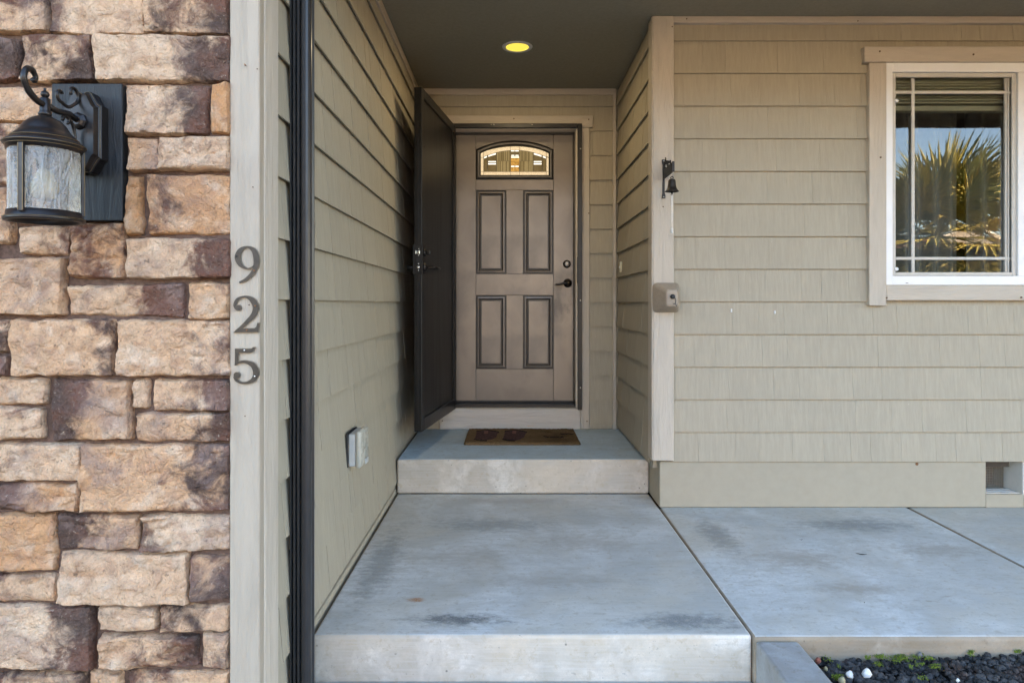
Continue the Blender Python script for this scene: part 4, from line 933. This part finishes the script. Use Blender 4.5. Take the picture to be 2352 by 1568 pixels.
ob('bell_cup', MB().lathe([(.006, bzt), (.015, bzt-.002), (.0185, bzt-.008), (.020, bzb+.55*hb_), (.0235, bzb+.28*hb_), (.031, bzb+.08*hb_), (.0372, bzb), (.0355, bzb-.001), (.029, bzb+.10*hb_), (.020, bzb+.35*hb_), (.016, bzb+.8*hb_)], (bcx, BY, 0), 'Z', 28, cap=False), M['bell'], be)
ob('hanger', MB().tube([(bcx+.0065*math.cos(t*.524), BY, bzt+.006+.0065*math.sin(t*.524)) for t in range(13)], .0024, 6), M['iron'], be)
ob('clapper', MB().tube([(bcx, BY, bzt-.006), (bcx, BY, bzb-.002)], .002, 6).lathe([(.002, bzb+.010), (.008, bzb+.004), (.008, bzb-.005), (.003, bzb-.011)], (bcx, BY, 0), 'Z', 14).tube([(bcx+.005*math.cos(t*.7), BY, bzb-.016+.005*math.sin(t*.7)) for t in range(10)], .0016, 6), M['iron'], be)
ob('rope', MB().tube([(bcx+.001, BY-.001, bzb-.018), (bcx+.0015, BY-.001, bzb-.10), (bcx+.001, BY, PZ(527, BY))], .0022, 6).tube([(bcx-.003, BY+.001, bzb-.018), (bcx-.002, BY+.001, bzb-.10), (bcx-.001, BY, PZ(526, BY))], .0022, 6).lathe([(.002, PZ(523, BY)), (.006, PZ(526, BY)), (.005, PZ(529, BY)), (.008, PZ(535, BY)), (.003, PZ(536, BY))], (bcx, BY, 0), 'Z', 10), M['rope'], be)

# ------------------------------------------------------------------ faucet cover
fcx, fcz = .840, PZ(683.5, 3.69)
fc = empty('faucet_cover', (fcx, 3.70, fcz-.08), 'tan foam faucet cover with a black cord on the corner board', 'faucet cover')
def rrect(hx, hz, r, cx, cz, n=6):
    pts = []
    for (sx, sz, a0) in ((1, -1, -math.pi/2), (1, 1, 0), (-1, 1, math.pi/2), (-1, -1, math.pi)):
        for k in range(n+1):
            a = a0+math.pi/2*k/n; pts.append((cx+sx*(hx-r)+r*math.cos(a), cz+sz*(hz-r)+r*math.sin(a)))
    return pts
rings = [(rrect(.071, .079, .022, fcx, fcz), 3.7015), (rrect(.072, .080, .022, fcx, fcz), 3.692), (rrect(.070, .078, .022, fcx, fcz), 3.684), (rrect(.056, .062, .022, fcx, fcz), 3.630), (rrect(.040, .050, .020, fcx, fcz-.002), 3.590), (rrect(.034, .047, .018, fcx, fcz-.003), 3.560), (rrect(.030, .043, .016, fcx, fcz-.003), 3.552), (rrect(.020, .034, .012, fcx, fcz-.003), 3.549)]
mb = loft(rings); nn = len(rings[0][0]); mb.f.append(tuple((len(rings)-1)*nn+k for k in range(nn))); mb.m.append(0); mb.sm.append(False); mb.sm = [True]*len(mb.sm)
ob('foam_shell', mb, M['beige'], fc)
ob('cord_lock', MB().lathe([(.0125, .001), (.0125, -.010), (.010, -.016), (.004, -.018)], (fcx, 3.549, fcz+.004), 'Y', 16), M['dark'], fc)
ob('cord', MB().tube(crom([(fcx+.006, 3.534, fcz+.002), (fcx+.012, 3.528, fcz-.012), (fcx+.011, 3.530, fcz-.028), (fcx+.006, 3.531, fcz-.034), (fcx-.002, 3.533, fcz-.031)], 5), .0018, 6).tube(crom([(fcx+.009, 3.530, fcz-.030), (fcx+.016, 3.530, fcz-.042), (fcx+.020, 3.531, fcz-.048)], 4), .0016, 6), M['dark'], fc)

# ------------------------------------------------------------------ outlet box on the left wall, door-bell button
ou = empty('outlet_box', (-.66, 2.90, .41), 'weatherproof outlet box with a cloudy bubble cover low on the left alcove wall', 'outlet')
oz0, oz1 = PZ(1071, 2.82), PZ(996, 2.82)
ob('gasket', MB().bbox(-.678, -.6705, 2.806, 2.978, oz0-.004, oz1+.004, .003), M['dark'], ou)
ob('box_body', MB().bbox(-.670, -.640, 2.812, 2.972, oz0, oz1, .006, 2), M['outlet'], ou)
ob('bubble_cover', MB().bbox(-.6395, -.6165, 2.806, 2.966, oz0-.006, oz1+.012, .010, 3, smooth=True), m_plain('cloudy_plastic', (.46, .44, .36), .28, vary=.03, bump=.05, scale=10, spec=.6), ou)
ob('finger_tab', MB().bbox(-.6165, -.610, 2.88, 2.93, oz0-.004, oz0+.018, .003, 2), M['outlet'], ou)
bby = 4.78
bb = empty('bell_button', (.768, bby, 1.33), 'small cream door bell button plate on the right alcove wall', 'bell button')
ob('button_plate', MB().bbox(.7635, .776, bby-.020, bby+.020, 1.335, 1.410, .003), m_plain('cream_plastic', (.74, .68, .48), .45, vary=.04), bb)
ob('push_button', MB().lathe([(.007, -.0005), (.007, -.004), (.003, -.005)], (.7635, bby, 1.372), 'X', 14), M['white'], bb)

# ------------------------------------------------------------------ recessed ceiling light
lcx, lcy = PX(1188, 4.15), F*(CEIL-EYE)/(CV-108)
rl = empty('ceiling_light', (lcx, lcy, CEIL), 'round recessed ceiling light glowing yellow above the landing', 'ceiling light')
ob('trim_ring', MB().lathe([(.070, -.0035), (.074, -.006), (.090, -.005), (.0925, -.001), (.0925, .0)], (lcx, lcy, CEIL), 'Z', 40, cap=False), m_plain('light_trim', (.62, .62, .60), .4, vary=.02), rl)
n = NT('warm_lamp_glow'); e = n.n('Emission', Color=(1.0, .76, .10), Strength=.135); n.t.links.new(e.outputs[0], n.out.inputs[0])
ob('lens', MB().lathe([(.0715, -.003), (.05, -.0025), (.02, -.002), (.001, -.002)], (lcx, lcy, CEIL), 'Z', 40), n.mat, rl)
pl = bpy.data.lights.new('ceiling_lamp', 'AREA'); pl.shape = 'DISK'; pl.size = .13; pl.energy = 0.8; pl.color = (1.0, .78, .46)
po = bpy.data.objects.new('ceiling_lamp', pl); S.collection.objects.link(po); po.parent = rl; po.location = (0, 0, -.008)

# ------------------------------------------------------------------ gravel bed
R = random.Random(9)
def pebble_template(seed):
    bm = bmesh.new(); bmesh.ops.create_icosphere(bm, subdivisions=2 if seed < 3 else 1, radius=1); o = Vector((seed*7.1, 3, 1))
    for v in bm.verts: v.co = v.co*(1+.45*noise.noise(v.co*1.3+o)+.12*noise.noise(v.co*3.7+o))
    vv = [v.co.copy() for v in bm.verts]; ff = [[v.index for v in f.verts] for f in bm.faces]; bm.free(); return vv, ff
TPL = [pebble_template(s) for s in range(3, 11)]
def gz_top(x, y): return -.075 + .042*min(1, max(0, (x-.96)/1.25)) + .012*noise.noise(Vector((x*5, y*5, 0))) - .02*max(0, 2.0-y)
struct('gravel_soil', MB().box(.965, 5.0, -1.5, 2.288, -.30, -.115), m_plain('gravel_soil', (.018, .016, .014), 1.0, vary=.3, bump=.8, scale=60))
gm = NT('lava_gravel'); gv = gm.vec((1, 1, 1), rand=False)
c_ = gm.mix(gm.ramp(gm.noise(gv, 22, 2, .5), .4, .65), (.012, .012, .0125), (.058, .057, .057)); c_ = gm.mix(gm.ramp(gm.noise(gv, 9, 2, .5), .62, .7, 0, .7), c_, (.05, .032, .026))
M['gravel'] = gm.pbr(c_, .75, gm.bump(gm.noise(gv, 260, 3, .6), .6, .003), spec=.4)
verts, faces = [], []
def scatter(x0, x1, y0, y1, cnt, smin, smax, dz0=0):
    for _ in range(cnt):
        x, y = R.uniform(x0, x1), R.uniform(y0, y1); s = R.uniform(smin, smax)*R.choice((.7, 1, 1, 1.25)); tv, tf = R.choice(TPL)
        m = Matrix.Translation((x, min(y, 2.284-s*.6), gz_top(x, y)+dz0-R.uniform(0, .012))) @ Matrix.Rotation(R.uniform(0, 6.28), 4, 'Z') @ Matrix.Rotation(R.uniform(-.6, .6), 4, 'X') @ Matrix.Diagonal((s*R.uniform(.9, 1.3), s, s*R.uniform(.6, .9), 1))
        o = len(verts); verts.extend((m @ v)[:] for v in tv); faces.extend(tuple(i+o for i in f) for f in tf)
scatter(.975, 2.6, 1.75, 2.285, 4400, .0062, .0115); scatter(.975, 2.6, 1.75, 2.285, 2000, .008, .013, -.012)
scatter(.975, 2.6, .6, 1.75, 2600, .010, .017); scatter(2.6, 4.6, .6, 2.285, 2400, .012, .019)
gb = MB(); gb.v = verts; gb.f = faces; gb.m = [0]*len(faces); gb.sm = [False]*len(faces)
ob('gravel', gb, M['gravel'], None, 'dark grey lava gravel filling the bed beside the curb', 'gravel', kind='stuff', origin='world', fix=False)
# moss tufts
mv, mf = [], []
mossm = m_plain('moss', (.12, .16, .012), .9, vary=.4, bump=.3, scale=80)
def gp(u, v):
    Y = 2.2
    for _ in range(6): x = PX(u, Y); Y = (EYE-gz_top(x, Y)-.008)*F/(v-CV)
    return PX(u, Y), Y
for (zx, zy, n_, sp) in ((975, 395, 60, .022), (1180, 405, 110, .035), (1120, 425, 40, .03), (855, 408, 25, .012), (950, 470, 35, .016), (1320, 345, 14, .01), (1320, 405, 30, .016), (1440, 415, 40, .018), (1500, 490, 45, .022), (1345, 470, 20, .02), (560, 590, 60, .016), (575, 490, 10, .008), (1825, 340, 35, .012), (1840, 380, 14, .01), (2285, 345, 30, .012), (480, 425, 20, .02), (1380, 600, 20, .02), (1275, 500, 12, .012)):
    px_, py_ = gp(1900/1.0629+zx*.2551/1.0629, 1500/1.0629+zy*.2551/1.0629)
    for _ in range(int(n_*1.6)):
        x = px_+R.gauss(0, sp*.45); y = min(py_+R.gauss(0, sp*.3), 2.283); z = gz_top(x, y)+R.uniform(.002, .012); a = R.uniform(0, 6.28); l = R.uniform(.002, .005); o = len(mv)
        d = Vector((math.cos(a)*l, math.sin(a)*l, R.uniform(.001, .005))); w = Vector((-math.sin(a), math.cos(a), 0))*.0018; p = Vector((x, y, z))
        mv += [tuple(p-w), tuple(p+w), tuple(p+d+w*.3), tuple(p+d-w*.3), tuple(p+d*.5+Vector((0, 0, .002)))]; mf += [(o, o+1, o+4), (o+1, o+2, o+4), (o+2, o+3, o+4), (o+3, o, o+4)]
mm = MB(); mm.v = mv; mm.f = mf; mm.m = [0]*len(mf); mm.sm = [False]*len(mf)
ob('moss', mm, mossm, None, 'bright green moss sprigs growing between the dark gravel', 'moss', kind='stuff', origin='world', fix=False)
wpm = m_plain('white_quartz', (.70, .68, .63), .5, vary=.1, bump=.3, scale=60); tpm = m_plain('tan_pebble', (.34, .30, .17), .7, vary=.15, bump=.3, scale=60); rpm = m_plain('red_pebble', (.24, .08, .05), .8, vary=.2, scale=60)
for (zx, zy, s, mt, lb) in ((685, 578, .0125, wpm, 'round white quartz pebble nearest the curb'), (848, 570, .0165, wpm, 'larger white quartz pebble with a brown rim in the gravel'), (610, 635, .0125, tpm, 'tan pebble against the curb at the bottom of the picture'), (1718, 633, .0062, wpm, 'tiny white pebble in the middle of the gravel bed'), (380, 446, .011, rpm, 'reddish pebble in the corner of curb and path'), (456, 522, .007, tpm, 'small tan pebble lying along the curb'), (1355, 395, .011, m_plain('grey_pebble', (.13, .125, .115), .8), 'pale grey pebble beside the moss near the path edge')):
    x, y = gp(1900/1.0629+zx*.2551/1.0629, 1500/1.0629+zy*.2551/1.0629); tv, tf = pebble_template(int(zx) % 3); mb = MB()
    mb.add([(x+v.x*s*.85, y+v.y*s*.7, gz_top(x, y)+.010+v.z*s) for v in tv], tf, 0, True)
    ob('pebble', mb, mt, None, lb, 'pebble', 'loose pebbles on the gravel', origin='base')
for i, (u, v, l, a, lb) in enumerate(((1978, 1273, .045, -.35, 'thin dark fallen leaf lying on the side path'), (1840, 1145+95, .016, .3, 'tiny dark leaf scrap near the foundation on the path'), (1985, 1385, .012, 1.0, 'tiny dark leaf scrap far out on the path'))):
    Y = EYE*F/(v-CV); x = PX(u, Y); c, s = math.cos(a), math.sin(a); mb = MB(); vs_ = []
    for k in range(7):
        t = k/6*2-1; w = .006*(l/.045)*(1-t*t); 
        for sg in (-1, 0, 1): vs_.append((x+c*t*l/2-s*w*sg, Y+s*t*l/2+c*w*sg, .0015+.004*(1-abs(sg))*(.3) + .003*abs(t)))
    mb.add(vs_, [(k*3+j, k*3+j+1, k*3+j+4, k*3+j+3) for k in range(6) for j in range(2)], 0, True)
    ob('fallen_leaf', mb, m_plain('dead_leaf', (.035, .022, .012), .8), None, lb, 'leaf', 'fallen leaves on the path')

# ------------------------------------------------------------------ front garden and house across the street (seen in the window glass), more houses added for bounce light
palm_leaf = NT('palm_leaf'); pv = palm_leaf.vec((1, 1, 1)); oi = palm_leaf.n('ObjectInfo')
pc = palm_leaf.mix(palm_leaf.ramp(oi.outputs['Random'], .2, .75), (.10, .12, .025), (.55, .42, .09))  # each frond takes a random tone from dark green to gold
pc = palm_leaf.mix(palm_leaf.ramp(palm_leaf.noise(pv, 3, 3, .5), .4, .7, 0, .6), pc, (.13, .12, .03))
M['palm'] = palm_leaf.pbr(pc, .5, None, spec=.4); M['trunk'] = m_plain('palm_trunk', (.10, .07, .045), .95, vary=.4, bump=1.0, scale=14)
PXc, PYc, PZc = 7.15, -3.9, 2.25
pt = empty('palm_tree', (PXc, PYc, -.2), 'fan palm with green and golden fronds in the front yard, mirrored in the window', 'palm tree')
tr = MB(); path = [(PXc+.05*math.sin(k), PYc, -.25+k*(PZc+.15)/10) for k in range(11)]
tr.tube(path, [.16+.02*(k % 2) for k in range(11)], 12); ob('trunk', tr, M['trunk'], pt)
R = random.Random(12)
for i in range(50):
    az0_ = i*2.39996; el0 = math.radians(R.uniform(-60, 60)) if i > 8 else math.radians(R.uniform(50, 85)); ln = R.uniform(.55, .95); leaf = R.uniform(1.0, 1.4)
    d = Vector((math.cos(az0_)*math.cos(el0), math.sin(az0_)*math.cos(el0), math.sin(el0))); c0 = Vector((PXc, PYc, PZc)); c1 = c0+d*ln-Vector((0, 0, .06))
    mb = MB(); mb.tube([c0, c0+d*ln*.5, c1], .009, 5)
    side = d.cross(Vector((0, 0, 1))); side = side.normalized() if side.length > .1 else Vector((1, 0, 0)); up_ = side.cross(d).normalized()
    nb = 34
    for k in range(nb):
        a = math.radians(-125+250*k/(nb-1)); bd = (d*math.cos(a)+side*math.sin(a)).normalized(); l = leaf*(1-.25*abs(a)/2.2)*R.uniform(.9, 1.05)
        wv = bd.cross(up_).normalized()*.028; fold = up_*.012; mid = c1+bd*l*.55; tip = c1+bd*l-Vector((0, 0, R.uniform(.02, .16)*l)); o = len(mb.v)
        mb.v += [tuple(c1-wv*.5), tuple(c1+wv*.5), tuple(mid+wv+fold), tuple(mid-fold*.4), tuple(mid-wv+fold), tuple(tip)]
        for f in ((o, o+3, o+4), (o, o+1, o+3), (o+1, o+2, o+3), (o+4, o+3, o+5), (o+3, o+2, o+5)): mb.f.append(f); mb.m.append(0); mb.sm.append(False)
    ob('frond', mb, M['palm'], pt, fix=False)
rr_ = m_plain('red_roof', (.13, .055, .04), .9, vary=.3, scale=4); wh = m_plain('roof_trim', (.70, .58, .42), .6)
def neighbour(hx_, hy_, col, label, hw=8.0, wz=2.9, rz=4.9, gable=True):
    ha = empty('house', (hx_, hy_, -.2), label, 'house', 'houses across the street')
    wt = m_plain('stucco', col, .9)
    ob('wall', MB().box(hx_-hw, hx_+hw, hy_-5, hy_+3, -.2, wz), wt, ha)
    r1 = MB().add([(hx_-hw-.6, hy_+3.7, wz-.05), (hx_+hw+.6, hy_+3.7, wz-.05), (hx_+hw+.6, hy_-1, rz), (hx_-hw-.6, hy_-1, rz), (hx_-hw-.6, hy_-5.7, wz-.05), (hx_+hw+.6, hy_-5.7, wz-.05)], [(0, 1, 2, 3), (3, 2, 5, 4), (0, 3, 4), (1, 5, 2), (0, 4, 5, 1)])
    ro = ob('roof', r1, rr_, ha)
    ob('roof_gutter', MB().box(hx_-hw-.6, hx_+hw+.6, hy_+3.70, hy_+3.82, wz-.18, wz+.02), wh, ro)
    if gable:
        ob('gable', MB().prism([(hx_-1.5, wz+.05), (hx_+6.5, wz+.05), (hx_+2.5, rz)], hy_+4.0, hy_+3.0), wt, ha)
        ob('gable_trim', MB().tube([(hx_-1.9, hy_+4.1, wz-.1), (hx_+2.5, hy_+4.1, rz+.15), (hx_+6.9, hy_+4.1, wz-.1)], .13, 4), wh, ha)
    ob('garage_door', MB().box(hx_-.5, hx_+5, hy_+3.0, hy_+3.08, -.2, 2.1), wh, ha)
    for x in (-6.5, -4):
        for z in ((.9,) if wz < 4 else (.9, 3.7)):
            w_ = ob('house_window', MB().box(hx_+x, hx_+x+1.4, hy_+3.0, hy_+3.06, z, z+1.2), wh, ha); ob('window_pane', MB().box(hx_+x+.08, hx_+x+1.32, hy_+3.061, hy_+3.07, z+.08, z+1.12), M['dark'], w_)
neighbour(20, -30, (.45, .36, .26), 'tan house with dark red roof across the street, mirrored in the window')
neighbour(1.0, -30, (.62, .50, .36), 'two storey cream house added straight across the street for warm bounce light', 7.5, 5.6, 7.6, False)  # this and the next two houses are added to bounce warm light back
neighbour(-18, -30, (.58, .44, .29), 'ochre two storey house added across the street to the left for warm bounce light', 7.5, 5.6, 7.4, False)
neighbour(39, -30, (.60, .48, .34), 'pale tan two storey house added across the street to the right for warm bounce light', 7.5, 5.6, 7.6, False)
